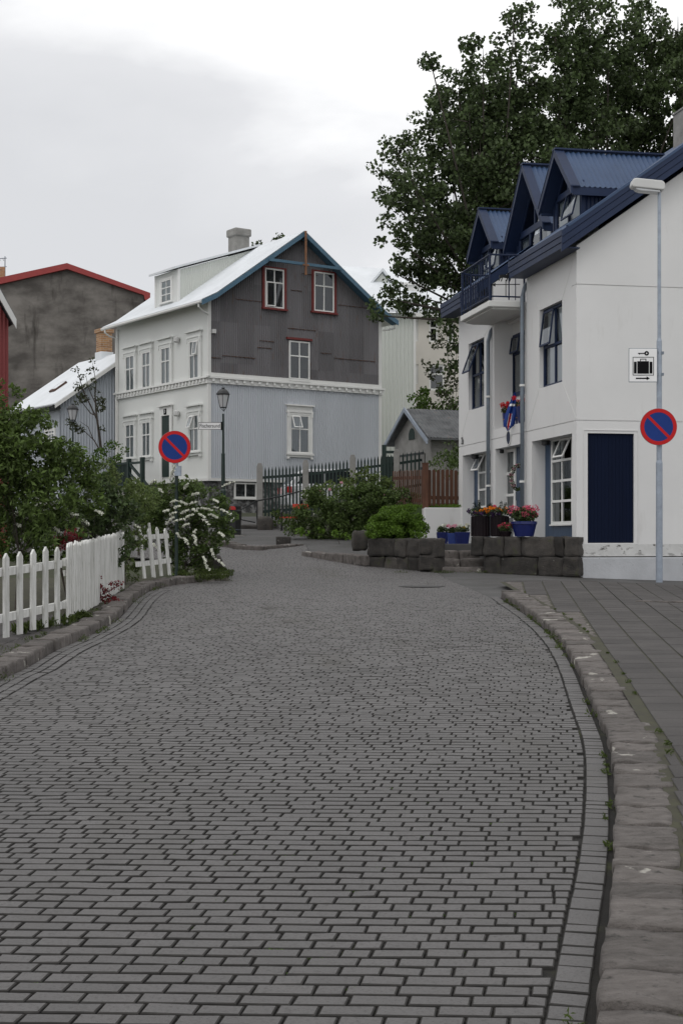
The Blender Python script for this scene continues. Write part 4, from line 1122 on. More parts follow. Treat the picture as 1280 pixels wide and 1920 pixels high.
# ================= big concrete gable with red verge (far left)
Cf = Frame((-60-640)*80/F, 80, 2.6, R(8))
cr_ = Cf.thing('concrete_building', 'big windowless weathered grey concrete gable with a red roof edge behind the low houses', 'building')
P = [Cf.onY(x, y) for x, y in ((-60,545),(0,531),(126,503),(270,553))]
b = MB(); b.prism([(P[0][0],2.2)]+P+[(P[-1][0],2.2)], 0, 12); b.build('wall', 'old_concrete', cr_)
b = MB(); Q = [Cf.onY(x, y, -.3) for x, y in ((-60,533),(126,493),(282,549))]; Q2 = [Cf.onY(x, y, -.3) for x, y in ((-60,546),(126,504),(270,553),(272,562),(282,563))]
b.prism([Q[0],Q[1],Q2[1],Q2[0]], -.3, 12.2); b.prism([Q[1],Q[2],Q2[4],Q2[3],Q2[2],Q2[1]], -.3, 12.2); b.build('roof_edge', 'roof_red', cr_)
q = Cf.onY(6, 505, 3); b = MB(); b.box(q[0]-.5,q[0]+.12,2.7,3.3,q[1]-.9,q[1]+.1); b.build('chimney', 'chimney_brick', cr_)
b = MB(); q = Cf.onY(10, 487, 3); b.tube([(q[0],3,q[1]-1),(q[0],3,q[1]+.2)], .03, 5); b.tube([(q[0]-1,3,q[1]),(q[0]+.1,3,q[1]+.1)], .025, 5); b.tube([(q[0]-1,3,q[1]-.5),(q[0]+.1,3,q[1]-.4)], .02, 5)
for k in range(5): b.tube([(q[0]-.9+.2*k,2.7,q[1]),(q[0]-.9+.2*k,3.3,q[1])], .015, 4)
b.build('aerial', 'zinc', cr_)

# ================= pale corrugated house and beige house behind (centre)
Bf = Frame((676-640)*60/F, 60, 2.6, R(14))
br = Bf.thing('pale_house', 'pale grey-green corrugated house with snow-white roof just behind the dark gable house', 'house')
x0, _ = Bf.onY(690, 600); x1, zt_ = Bf.onY(778, 588)
b = MB(); b.box(x0, x1, .02, 6, 2.4, zt_); b.build('wall', 'corr_white', br)
b = MB(); b.corr((x0,0,0), (1,0,0), (0,0,1), (0,-1,0), x1-x0, 2.4, zt_, pitch=.17, amp=.03); b.build('cladding', 'corr_white', br)
b = MB(); b.box(x1-.08, x1+.02, -.03, .1, 2.4, zt_); b.build('corner_board', 'off_white', br)
b = MB(); b.prism([(-.35,zt_-.02),(4.2,zt_+2.6),(4.2,zt_+2.7),(-.35,zt_+.1)], x0-.2, x1+.1, ax='x'); b.prism([(8.7,zt_-.02),(4.2,zt_+2.6),(4.2,zt_+2.7),(8.7,zt_+.1)], x0-.2, x1+.1, ax='x'); rb = b.build('roof', 'roof_white', br)
q = Bf.onY(717, 511, 2.5); hw_ = .75
b = MB(); b.prism([(q[0]-hw_,q[1]-.9),(q[0],q[1]),(q[0]+hw_,q[1]-.9)], 2.6, 5.5); b.build('dormer', 'corr_white', br)
b = MB()
for s in (-1,1): b.prism([(q[0]+s*(hw_+.12),q[1]-.95),(q[0],q[1]+.06),(q[0],q[1]+.2),(q[0]+s*(hw_+.12),q[1]-.81)], 2.45, 5.6)
b.build('dormer_roof', 'roof_white', br)
b = MB(); b.prism([(q[0]-.28,q[1]-.85),(q[0],q[1]-.4),(q[0]+.28,q[1]-.85)], 2.58, 2.6); b.build('dormer_window', 'corr_grey', br)
Ef = Frame((770-640)*68/F, 68, 2.6, R(6))
er = Ef.thing('beige_house', 'beige plastered house with tall sash windows between the pale corrugated house and big tree', 'house')
_, zt_ = Ef.onY(800, 592)
holes = []
def epx(a, c, t, u): xa, z1 = Ef.onY(a, t); xc, z0 = Ef.onY(c, u); return xa, xc, z0, z1
EW = [epx(*q) for q in ((778,784,594,640),(804,821,598,642),(778,784,683,720),(804,833,683,732),(838,850,598,642))]
b = MB(); b.wall(-.5, 6.5, 2.4, zt_, [(a,c,z0,z1) for a, c, z0, z1 in EW], 0, .3); b.box(-.5, 6.5, .5, 6, 2.4, zt_); b.build('wall', 'beige', er)
for w in EW: window(er, I4, *w, .05, m='off_white', cols=1, transom=.35, sill=.08, curtains='', depth=.08, proud=0, bar=.08)
b = MB(); b.box(-.6, 6.6, -.35, 0, zt_-.1, zt_+.15); b.build('gutter', 'off_white', er)
b = MB(); b.prism([(-.35,zt_+.15),(4.5,zt_+3.0),(4.5,zt_+3.1),(-.35,zt_+.25)], -.7, 6.7, ax='x'); b.build('roof', 'roof_white', er)
q = Ef.onY(775, 533, 2.2); b = MB(); b.box(q[0]-.6,q[0]+.6,1.8,3.5,q[1]-1.2,q[1]-.12); b.box(q[0]-.7,q[0]+.7,1.7,3.6,q[1]-.12,q[1]); b.build('dormer', 'off_white', er)

# ================= little garage with tin roof
SA = math.atan2(.346, .938)
o_ = Vector((2.74+.16, 44.0))
Sf = Frame(2.62, 44.1, 2.6, SA)
sr_ = Sf.thing('garage', 'small weathered garage with arched gable window, plank doors and corrugated tin roof', 'garage')
# gable on x=0 plane (facing left/-X), ridge runs +X ; width along +Y 3.2
YL = 3.35; zsh = lambda y: 4.85+.98*(y if y < YL/2 else YL-y)/(YL/2)
b = MB(); b.prism([(.2,2.2),(YL-.2,2.2),(YL-.2,zsh(.2)-.06),(YL/2,zsh(YL/2)-.1),(.2,zsh(.2)-.06)], .25, 5.5, ax='x'); b.build('wall', 'concrete', sr_)
b = MB()
for s in (-1, 1):
    e = 0 if s < 0 else YL; e_ = YL/2; z0 = 4.85
    pts_ = [(e+s*.12, z0-.07), (e_, zsh(e_)), (e_, zsh(e_)-.05), (e+s*.12, z0-.12)]
    b.prism(pts_, 0, 5.7, ax='x')
rs = b.build('roof', 'roof_tin', sr_)
b = MB(); L = math.hypot(YL/2, .98)
for s in (-1, 1):
    e = -.12 if s < 0 else YL+.12; up = Vector((0, -s*YL/2, .98)).normalized(); n_ = Vector((0, s*.98, YL/2)).normalized()
    b.corr((0, e, 4.80), (1,0,0), up, n_, 5.7, 0, L+.12, pitch=.11, amp=.016)
b.build('roof_sheet', 'roof_tin', rs, smooth=True)
b = MB()
for s in (-1, 1):
    e = 0 if s < 0 else YL; b.prism([(e+s*.14, 4.74), (YL/2, zsh(YL/2)+.05), (YL/2, zsh(YL/2)-.1), (e+s*.14, 4.60)], -.05, 0, ax='x')
b.build('bargeboard', 'galv', rs)
b = MB(); b.T = Matrix.Translation((.25,0,0)) @ TS; c_ = -YL/2
arch = [(c_-.24, 4.86)]+[(c_-.24*math.cos(math.pi*k/8), 4.98+.24*math.sin(math.pi*k/8)) for k in range(9)]+[(c_+.24, 4.86)]
b.prism(arch, -.03, .01); aw = b.build('arched_window', 'green_wood', sr_)
b = MB(); b.T = Matrix.Translation((.25,0,0)) @ TS; b.prism([(x+(x-c_)*.22, 4.86+(z-4.86)*1.15-.0) for x, z in arch], -.015, .01); b.build('window_surround', 'concrete', aw)
for q in (0, 1):
    b = MB(); b.T = Matrix.Translation((.25,0,0)) @ TS; a_ = c_-1.05+q*1.06
    for k in range(7): b.box(a_+k*.148, a_+k*.148+.125, -.05, -.01, 2.3, 4.35)
    dd = b.build('door', 'concrete', sr_); b = MB(); b.T = Matrix.Translation((.25,0,0)) @ TS; b.box(a_, a_+1.03, -.012, .0, 2.3, 4.35); b.box(a_, a_+1.03, -.06, -.05, 4.33, 4.40); b.box(a_+(0 if q == 0 else .8), a_+(.22 if q == 0 else 1.03), -.07, -.05, 3.85, 3.93); b.build('hinge', 'black_metal', dd)
# ================= masonry planters, steps
def masonry(b, p0, p1, z0, z1, thick, courses, lens, rnd=.045, nz=.03):
    p0, p1 = Vector(p0), Vector(p1); d = p1-p0; T = d.length; t = d.normalized(); n = Vector((-t.y, t.x)); h = (z1-z0)/courses
    for c in range(courses):
        s = -.0
        while s < T-.05:
            L = min(random.uniform(*lens), T-s)
            if T-s-L < .15: L = T-s
            q = p0+t*(s+L/2)+n*(thick/2+random.uniform(-.012,.012))
            b.rock((q.x, q.y, z0+h*(c+.5)), (t.x,t.y,0), (n.x,n.y,0), (0,0,1), L/2-.006, thick/2, h/2-.005, rnd=rnd, nz=nz, n=7, freq=5)
            s += L
pl0, pl1 = G(691, 1062), G(815, 1074)
w1_ = thing('planter_wall', 'low dark basalt block planter left of the stone steps, under the round green bush', 'stone wall', (pl0.x, pl0.y, gz(pl0.x, pl0.y)))
ZP = 1.68
A_ = Vector((pl0.x, pl0.y)); B_ = Vector((pl1.x, pl1.y+.1))
b = MB(); z0 = gz(B_.x, B_.y)-.06; masonry(b, A_, B_, z0, z0+.36, .32, 1, (.25,.75)); masonry(b, A_, B_, z0+.36, ZP, .32, 1, (.12,.75))
Bb = B_+Vector((.15,1.6)); Ab = A_+Vector((.25,1.9))
masonry(b, B_+Vector((0,.02)), Bb, z0+.1, ZP, .3, 2, (.3,.6)); masonry(b, Ab, A_+Vector((.0,.3)), z0+.2, ZP-.02, .3, 2, (.3,.6)); masonry(b, Bb+Vector((0,.3)), Ab+Vector((0,.3)), z0+.3, ZP, .3, 2, (.3,.6))
b.v = [(v[0]-pl0.x, v[1]-pl0.y, v[2]) for v in b.v]; b.build('blocks', 'wallstone', w1_, smooth=True)
b = MB(); b.prism([(A_.x+.3-pl0.x,.25),(B_.x-pl0.x,B_.y-pl0.y+.2),(Bb.x-pl0.x,Bb.y-pl0.y-.1),(Ab.x-pl0.x,Ab.y-pl0.y)], z0, ZP-.06, ax='z'); b.build('soil', 'soil', w1_)
pr0 = G(906, 1074); pr1 = Vector(((1085-640)*27.75/F, 27.75))
w2_ = thing('planter_wall', 'long dark basalt block wall right of the steps, against the white house', 'stone wall', (pr0.x, pr0.y, .85))
b = MB(); C_ = Vector((pr0.x, 28.75)); z0 = .80
masonry(b, C_, pr1, z0, z0+.14, .4, 1, (.4,.8), rnd=.2); masonry(b, C_, pr1, z0+.13, z0+.52, .36, 1, (.3,.8)); masonry(b, Vector((2.6,28.85)), pr1+Vector((0,.02)), z0+.52, 1.72, .34, 1, (.16,.75))
b.v = [(v[0]-pr0.x, v[1]-pr0.y, v[2]) for v in b.v]; b.build('blocks', 'wallstone', w2_, smooth=True)
# flagstone terrace in front of the house
b = MB(); b.prism([(1.95,30.3),(2.85,29.95),(2.95,29.1),(4.9,28.05),(3.2,36.6),(1.7,36.2)], .9, 1.56, ax='z'); tr_ = b.build('terrace', 'asphalt'); tag(tr_, None, None, kind='structure')
st = thing('stone_steps', 'three worn dark stone steps between the two basalt planters', 'steps', (2.3, 29.0, .95))
sx0_, sx1_ = B_.x+.02, C_.x+.02
for k in range(3):
    b = MB(); y0 = 28.98+.36*k; zt_ = 1.10+.165*k; x_ = sx0_
    n_ = 2 if k else 1
    for q in range(n_):
        L = (sx1_-sx0_+.12)/n_; b.rock((x_+L/2-2.3, y0+.3-29.0, zt_-.13), (1,0,0), (0,1,0), (0,0,1), L/2-.004, .32, .13, rnd=.12, nz=.015, n=6); x_ += L
    b.build('step', 'kerbstone', st, smooth=True)
# low white garden wall with brown fence above
q0, q1 = at(796, 1007, 36), at(866, 1007, 36.4)
gw = MB(); gw.box(0, 3.2, 0, .22, 1.4, 2.46); 
gwr = thing('garden_wall', 'low white rendered garden wall beside the blue pots, under the brown picket fence', 'wall', (q0.x, 36.0, 1.5), R(4))
gw.build('wall', 'white_wall', gwr, bevel=.02)
b = MB(); b.box(-.02, .2, .23, 2.0, 1.4, 2.44); b.build('wall_return', 'white_wall', gwr)
# lawn behind brown fence
vs = []; fs = []
b = MB(); b.prism([(2.12,36.25),(6.5,36.6),(8,42.8),(.9,42.2),(1.25,38.6)], 2.1, 2.47, ax='z'); ln = b.build('lawn', 'grassy'); tag(ln, None, None, kind='structure')
cl = [((random.uniform(1.6,4.5), random.uniform(36.5,42), 2.5), (.5,.5,.05), 260) for _ in range(60)]
tag(leaves('lawn_grass', cl, .09, 'leaf_lime', asp=.2, upright=.5), None, None, kind='stuff')

def picket_fence(name, label, cat, P0, P1, zb0, zb1, h, n, pw, th, m, rails, tip='point', posts=(), group=None, gap=0, rot_list=None, broad_front=-1):
    """one panel from P0 to P1, pickets follow the ground"""
    P0, P1 = Vector(P0), Vector(P1); d = P1-P0; L = d.length; ang = math.atan2(d.y, d.x)
    r = thing(name, label, cat, (P0.x, P0.y, zb0), ang, group); b = MB()
    for i in range(n):
        a = (i+.5)*L/n; z = zb0+(zb1-zb0)*a/L+random.uniform(-.01,.006); hh = h+random.uniform(-.014,.014); w = pw/2*random.uniform(.93,1.04); sk = random.uniform(-.009,.009)
        if tip == 'point': pol = [(a-w,z),(a+w,z),(a+w+sk,z+hh-w*.85),(a+sk,z+hh),(a-w+sk,z+hh-w*.85)]
        elif tip == 'spear': pol = [(a-w,z),(a+w,z),(a+w,z+hh-.12),(a,z+hh),(a-w,z+hh-.12)]
        else: pol = [(a-w,z),(a+w,z),(a+w,z+hh-w*.6),(a+w*.5,z+hh),(a-w*.5,z+hh),(a-w,z+hh-w*.6)]
        b.prism(pol, broad_front*th, 0)
    b.build('pickets', m, r)
    b = MB()
    for f in rails:
        b.beam((0, .025, zb0+h*f), (L, .025, zb1+h*f), .045, .09)
    b.build('rail', m, r)
    return r
# white fence: front run and long side run beside the kerb
z_ = lambda p: gz(p.x, p.y)+.10
c0 = G(-60, 1212, .1); c1 = G(117, 1167, .1); c2 = G(231, 1100, .1)
picket_fence('picket_fence', 'weathered white picket fence with wide gaps, running out of the frame at the left edge', 'fence', c0, c1, z_(c0)+.0, z_(c1), .93, 7, .134, .024, 'white_wood', (.22,.76))
mid = Vector((c1.x-.03, (c1.y+c2.y)/2)) 
picket_fence('picket_fence', 'long run of white pickets seen edge-on beside the left kerb', 'fence', c1+Vector((.04,.02)), c2, z_(c1), z_(c2)-.03, .95, 40, .128, .024, 'white_wood', (.22,.76), broad_front=-1)
c3 = at(140, 1000, 23.4); c4 = at(232, 1000, 24.4)
picket_fence('picket_fence', 'short run of white pickets whose tips show inside the garden behind the long run', 'fence', (c3.x, 22.6), (c4.x, 23.7), .93, .97, .92, 7, .118, .024, 'white_wood', (.22,.76))
# broken white gate leaning in the bush
g0 = G(262, 1094, .08); g1 = G(326, 1082, .08)
gate = picket_fence('garden_gate', 'old grimy white picket gate leaning in the flowering bush', 'gate', g0, (g1.x, g1.y-.1), z_(g0)+.05, z_(g1)+.03, .88, 4, .125, .024, 'white_wood', (.30,.82))
b = MB(); b.box(.68, .74, -.03, .0, z_(g1)+.0, z_(g1)+.98); gate.rotation_euler[0] = R(-6); b.build('stile', 'white_wood', gate)
# dark green iron fence with concrete posts
gp_ = [at(487,985,43.0), at(573,970,43.3), at(661,955,43.8), at(743,945,44.3), at(812,900,45.2)]
tops = [876, 870, 860, 850, 840]
zt0 = [EYE+(HZ-t)*p.y/F for t, p in zip(tops, gp_)]
fr_ = thing('iron_fence', 'dark green spiked iron fence between concrete posts in front of the timber house', 'fence', (gp_[0].x, gp_[0].y, 2.0))
O = gp_[0]
for i, p in enumerate(gp_[:4]):
    b = MB(); zz = zt0[i]+.12; b.prism([(p.x-O.x-.09, 1.75), (p.x-O.x+.09, 1.75), (p.x-O.x+.09, zz-.1), (p.x-O.x+.05, zz), (p.x-O.x-.05, zz), (p.x-O.x-.09, zz-.1)], p.y-O.y-.09, p.y-O.y+.09); b.build('post', 'concrete', fr_, bevel=.01)
for i in range(4):
    p, q = gp_[i], gp_[i+1]; b = MB(); n = 13 if i < 3 else 9; hh = [1.75,1.6,1.5,1.45,1.3]
    for k in range(n):
        t = (k+.6)/(n+.2); x = p.x+(q.x-p.x)*t-O.x; y_ = p.y+(q.y-p.y)*t-O.y; zt_ = zt0[i]+(zt0[i+1]-zt0[i])*t; h_ = hh[i]
        b.prism([(x-.027,zt_-h_),(x+.027,zt_-h_),(x+.027,zt_-.13),(x,zt_),(x-.027,zt_-.13)], y_-.02, y_+.02)
    for f in (.32, 1.35 if i < 3 else 1.1): b.beam((p.x-O.x, p.y-O.y+.03, zt0[i]-f), (q.x-O.x, q.y-O.y+.03, zt0[i+1]-f), .05, .08)
    b.build('picket_panel', 'green_wood', fr_)
b = MB(); b.box(0-.1, 1.6, .0, .25, 1.6, 2.22); b.build('base_wall', 'concrete', fr_)
# solid green gate between the fence and the garage
tg = thing('green_gate', 'solid dark green wooden gate at the right end of the iron fence, below the garage', 'gate', (at(716,950,45).x, 45.2, 2.3))
x0g = tg.location.x; b = MB(); e0, e1 = 0, at(746,900,45.2).x-x0g
b.box(0, .14, 0, .14, 2.3, EYE+(HZ-834)*45.2/F); b.box(.14, e1, .03, .09, 2.5, EYE+(HZ-856)*45.2/F); b.box(.12, e1, -.02, .1, EYE+(HZ-850)*45.2/F, EYE+(HZ-845)*45.2/F)
for k in range(4): b.box(.17+k*.09, .24+k*.09, .0, .03, 2.5, EYE+(HZ-860)*45.2/F)
b.build('boards', 'green_wood', tg)
# brown picket fences
f0 = at(736,925,41.6); f1 = at(797,925,37.0); f2 = at(800,950,36.35); f3 = at(866,950,36.9)
picket_fence('picket_fence', 'brown picket fence running up behind the bushes towards the green gate', 'fence', (f0.x,f0.y), (f1.x,f1.y), 2.62, 2.45, 1.02, 16, .095, .02, 'brown_wood', (.2,.8), tip='flat')
picket_fence('picket_fence', 'brown picket fence standing on the low white garden wall', 'fence', (f2.x,f2.y), (f3.x,f3.y), 2.52, 2.52, .93, 8, .095, .02, 'brown_wood', (.22,), tip='flat')
p = at(797,950,36.3); b = MB(); pt_ = thing('fence_post', 'thick square reddish brown post where the two brown fences meet', 'post', (p.x, p.y, 2.2)); b.box(-.075,.075,-.07,.07,2.2,EYE+(HZ-870)*36.3/F); b.build('shaft', 'brown_wood', pt_, bevel=.008); b = MB(); b.box(-.085,.085,-.08,.08,EYE+(HZ-870)*36.3/F+.001,EYE+(HZ-870)*36.3/F+.03); b.build('cap', 'brown_wood', pt_)
# ================= stones
def loose(px, py, D, hx_, hy_, hz_, label, name='boulder', rnd=.3, nz=.05, m='wallstone', cat='stone', bot=None):
    p = at(px, py, D); r = MB(); r.rock((0,0,p.z), (1,0,0), (0,1,0), (0,0,1), hx_, hy_, hz_, rnd=rnd, nz=nz, n=7)
    r.v = [(v[0]+p.x, v[1]+p.y, v[2]) for v in r.v]; o = r.build(name, m, smooth=True); tag(o, label, cat); return o
loose(531.5, 1018, 36.2, .19, .18, .16, 'squared grey stone block standing on the far kerb', 'stone_block', rnd=.06, nz=.015)
loose(674, 1014, 31.6, .17, .17, .22, 'rounded dark upright stone at the left end of the block planter', rnd=.16)
loose(497, 985, 42.4, .24, .2, .26, 'brown boulder at the foot of the first concrete fence post')
loose(470, 990, 43, .3, .3, .1, 'flat stone step below the handrail', 'step_stone')
loose(397, 1060, 28.4, .22, .2, .2, 'dark boulder under the flowering bush by the kerb end')
# ================= street furniture
def nopark(name, label, x, y, z, r):
    s = thing(name, label, 'road sign', (x, y, z)); b = MB(); b.disc((0,z), r, 0, .02, 48); b.build('plate', 'sign_back', s)
    b = MB(); b.disc((0,z), r*.80, -.004, 0, 48); b.build('blue_field', 'sign_blue', s)
    b = MB(); b.ring((0,z), r*.785, r*.985, -.008, 0, 56); M = Matrix.Translation((0,0,z)) @ Matrix.Rotation(R(45),4,'Y'); b.box(-r*.82, r*.82, -.0075, -.003, -r*.075, r*.075, M=M); b.build('red_ring', 'sign_red', s)
    return s
D_ = 26.0; px_ = at(1235, 1088, D_)
pole = thing('street_lamp', 'tall galvanised street lamp pole in front of the white house with a boxy white head', 'street lamp', (px_.x, D_, gz(px_.x, D_)-.01))
zz = lambda py: EYE+(HZ-py)*D_/F
b = MB(); b.lathe((0,0,0), [(.062,zz(1092)),(.060,zz(868)),(.050,zz(863)),(.049,zz(640)),(.034,zz(634)),(.030,zz(352))], 16); b.build('shaft', 'galv', pole, smooth=False)
b = MB(); hl = .30
for (x0,x1,z0,z1,ww) in ((-.50,.12,zz(352),zz(344),.11),):
    b.prism([(-.525,zz(349)),(-.50,zz(338)),(-.44,zz(336)),(.04,zz(341)),(.08,zz(345)),(.085,zz(355)),(.06,zz(359)),(-.5,zz(353))], -.12, .12)
b.build('lamp_head', 'lamp_cover', pole, bevel=.02)
b = MB(); b.prism([(-.46,zz(353)),(.0,zz(359)),(.0,zz(363)),(-.36,zz(360)),(-.44,zz(357))], -.10, .10); b.build('diffuser', 'lamp_glass', pole, bevel=.015)
nopark('no_parking_sign', 'round red-ringed blue no-parking sign on the galvanised lamp pole at the white house', px_.x-.035, D_-.10, zz(801), 34.5*D_/F)
ls = thing('luggage_sign', 'white square sign with a key, a suitcase and an arrow clamped to the lamp pole', 'sign', (at(1203.5,685,D_).x, D_-.06, zz(685)))
hw2, hh2 = 26*D_/F, 31*D_/F; zc2 = zz(685.5)
b = MB(); b.box(-hw2,hw2,0,.015,zc2-hh2,zc2+hh2); b.build('plate', 'sign_white', ls, bevel=.02); b = MB(); b.box(-hw2-.008,hw2+.008,.004,.012,zc2-hh2-.008,zc2+hh2+.008); b.build('rim', 'zinc', ls)
b = MB(); u = D_/F
def bx(x0,x1,y0,y1,d=-.004): b.box((x0-1203.5)*u,(x1-1203.5)*u,d,.001,EYE+(HZ-y1)*u,EYE+(HZ-y0)*u)
bx(1184,1223.5,670,671); bx(1184,1223.5,703.5,704.5); bx(1184,1185,671,703.5); bx(1222.5,1223.5,671,703.5)
bx(1186.3,1191.3,679,701); bx(1192.6,1214.2,678,701.3); bx(1215.5,1220.8,679,701); bx(1198,1199.3,674.5,678); bx(1208,1209.3,674.5,678); bx(1198,1209.3,673.5,674.7)
bx(1190,1211,708.8,711.2); b.prism([((1210-1203.5)*u, EYE+(HZ-706.5)*u),((1216-1203.5)*u, EYE+(HZ-710)*u),((1210-1203.5)*u, EYE+(HZ-713.5)*u)], -.004, .001)
bx(1194,1206,662.4,664.2); bx(1196,1197.5,664,665.6); b.ring(((1210-1203.5)*u, EYE+(HZ-663.2)*u), .014, .042, -.004, .001, 20)
b.build('pictogram', 'sign_black', ls)
b = MB()
for py in (662, 702): b.box(hw2-.02, hw2+.13, .016, .09, zz(py+2.5), zz(py-2.5))
b.build('clamp', 'zinc', ls)
D2 = 27.2; p = at(327.5, 838, D2)
np2 = nopark('no_parking_sign', 'round no-parking sign rising from the flowering bush on the left', p.x, D2, p.z, 30.5*D2/F)
b = MB(); zb_ = gz(p.x, D2); b.tube([(.03,.06,zb_),(.03,.06,p.z-.45)], .035, 10); b.build('post', 'green_metal', np2)
b = MB(); b.tube([(.02,.05,p.z-.5),(.02,.05,p.z-.2)], .045, 10); b.box(.0,.12,.0,.12,p.z-.55,p.z-.36); b.build('bracket', 'galv', np2)
def lantern_post(label, px, ptop, D, zb, s=1.0):
    p = at(px, ptop, D); r = thing('street_lantern', label, 'street lamp', (p.x, D, zb), 0, 'old style lantern posts'); z1 = p.z; h = .70*s
    b = MB(); b.lathe((0,0,0), [(.09,zb),(.085,zb+1.2),(.06,zb+1.25),(.055,z1-1.9*s),(.035,z1-1.88*s),(.028,z1-h-.05)], 12); b.build('pole', 'green_metal', r)
    b = MB()
    b.lathe((0,0,z1-.17*s), [(.215*s,-.02*s),(.21*s,0),(.17*s,.06*s),(.10*s,.12*s),(.05*s,.13*s),(.045*s,.155*s),(.065*s,.17*s)], 6)
    b.lathe((0,0,z1-.21*s), [(.19*s,0),(.22*s,.02*s)], 6)
    for k in range(6):
        t = 2*math.pi*(k+.5)/6; b.tube([(.19*s*math.cos(t), .19*s*math.sin(t), z1-.2*s), (.105*s*math.cos(t), .105*s*math.sin(t), z1-.56*s), (.02,0,z1-.68*s)], .009, 4)
    b.lathe((0,0,z1-.58*s), [(.10*s,0),(.115*s,.02*s)], 6); b.build('lantern_frame', 'black_metal', r)
    b = MB(); b.lathe((0,0,z1-.56*s), [(.095*s,0),(.178*s,.35*s)], 6); b.build('lantern_glass', 'lamp_glass', r)
    return r
lp = lantern_post('black lantern on a green post with the street name sign, before the pale blue wall', 418.5, 727, 41, gz(-3.4,41))
lantern_post('farther black lantern on a post above the shrubs, before the grey-blue low house', 137, 757, 47, 2.3, .95)
sn = thing('street_sign', 'small white street name sign with black letters fixed to the lantern post', 'sign', (at(394,799,41).x, 40.92, at(394,799,41).z), R(0))
zs_ = sn.location.z; b = MB(); b.box(-.325,.325,0,.02,zs_-.105,zs_+.105); b.build('plate', 'sign_white', sn)
b = MB(); 
for a in ((-.325,.325,-.105,-.095),(-.325,.325,.095,.105),(-.325,-.315,-.095,.095),(.315,.325,-.095,.095)): b.box(a[0],a[1],-.004,.001,zs_+a[2],zs_+a[3])
b.box(.325,.36,.0,.03,zs_-.12,zs_+.12); b.build('border', 'sign_black', sn)
text_part('Fischersund', .155, 'lettering', 'sign_black', sn, (0,-.003,.0), ext=.002, sx=.80)
# litter bin
D3 = 39.9; p = at(437, 1003, D3); bn = thing('litter_bin', 'black round litter bin with a red slot, beside the lantern post', 'bin', (p.x, D3, p.z)); z0 = p.z
b = MB(); b.lathe((0,0,z0), [(.22,0),(.23,.04),(.225,.08),(.225,.62),(.235,.64),(.235,.68),(.225,.7),(.225,.8),(.20,.86),(.05,.88)], 24); b.build('body', 'black_metal', bn)
b = MB(); b.prism([(-.09,z0+.70),(.09,z0+.70),(.09,z0+.76),(.05,z0+.80),(-.05,z0+.80),(-.09,z0+.76)], -.25, -.15); b.build('slot', 'red_plastic', bn)
b = MB(); 
for x in (-.04,.03): b.box(x-.0,x+.018,-.235,-.2,z0+.36,z0+.50)
b.box(-.04,.048,-.234,-.2,z0+.42,z0+.44); b.build('emblem', 'sign_white', bn)
b = MB(); b.lathe((0,0,z0), [(.232,.14),(.232,.155)], 24); b.build('band', 'zinc', bn)
b = MB(); b.box(-.75,.35,-.35,.3,z0-.06,z0+.0); 
b.build('base_slab', 'concrete', bn)
# handrail
hrp = [at(452,955,41.5), at(482,939,42.6), at(530,930,42.9), at(571,919,43.1)]
hd = thing('handrail', 'black iron handrail rising beside the flat steps towards the iron fence', 'handrail', (hrp[0].x, hrp[0].y, 1.9))
b = MB(); b.tube([(q.x-hrp[0].x, q.y-hrp[0].y, q.z) for q in hrp], .022, 8); b.build('rail', 'black_metal', hd)
b = MB(); q = hrp[1]; b.tube([(q.x-hrp[0].x, q.y-hrp[0].y, q.z), (q.x-hrp[0].x, q.y-hrp[0].y, 1.95)], .02, 8); b.build('post', 'black_metal', hd)
b = MB(); q = hrp[0]; b.tube([(0,0,q.z),(0,0,q.z-.3),(.4,.2,q.z-.38)], .02, 8); b.build('post', 'black_metal', hd)
# bench
D4 = 42.0; bz = lambda py: EYE+(HZ-py)*D4/F
bn2 = thing('park_bench', 'park bench with bright red slats on black iron legs, half hidden by the shrubs', 'bench', (at(552,990,D4).x, D4, bz(997)))
b = MB(); 
for k in range(3): b.box(-.42,.42,-.2+.13*k,-.1+.13*k,bz(972)+.008*k,bz(972)+.035+.008*k)
b.build('seat', 'red_wood', bn2)
b = MB(); b.box(-.06,.42,.26,.29,bz(953),bz(944.5)); b.build('backrest', 'red_wood', bn2)
for s in (-.38, .38):
    b = MB(); b.tube([(s,-.2,bz(997)),(s,-.18,bz(972)),(s,.2,bz(974)),(s,.3,bz(945))], .022, 6); b.tube([(s,.25,bz(997)),(s,.18,bz(974))], .022, 6); b.tube([(s,-.2,bz(972)),(s,-.24,bz(961)),(s,-.1,bz(957)),(s,.24,bz(958))], .018, 6); b.build('leg', 'black_metal', bn2)
# ================= parked car behind the fence
cx, cy = 527, 47.2; X0 = at(530,930,cy).x; ZC = EYE-(955-HZ)*0+0; ZC = 2.45
car = thing('parked_car', 'white estate car with red tail lights parked behind the iron fence', 'car', (X0, cy, ZC), R(12))
Wd = .85
def yprism(b, pol, w): b.prism([(x, z+ZC) for x, z in pol], -w, w)
b = MB(); yprism(b, [(.05,.3),(.0,.55),(.06,.95),(.35,1.0),(3.1,.98),(4.05,.82),(4.3,.6),(4.3,.3),(3.9,.25),(3.85,.45),(3.7,.6),(3.4,.62),(3.15,.5),(3.08,.25),(1.2,.25),(1.15,.45),(1.0,.6),(.7,.62),(.5,.5),(.42,.25)], Wd)
b.build('body', 'car_white', car, bevel=.05)
b = MB(); b.prism([(x, z+ZC) for x, z in [(.06,.95),(.40,1.42),(.65,1.5),(2.1,1.52),(2.4,1.44),(3.1,.97)]], -Wd+.1, Wd-.1); cab = b.build('cabin', 'car_white', car, bevel=.05)
b = MB()
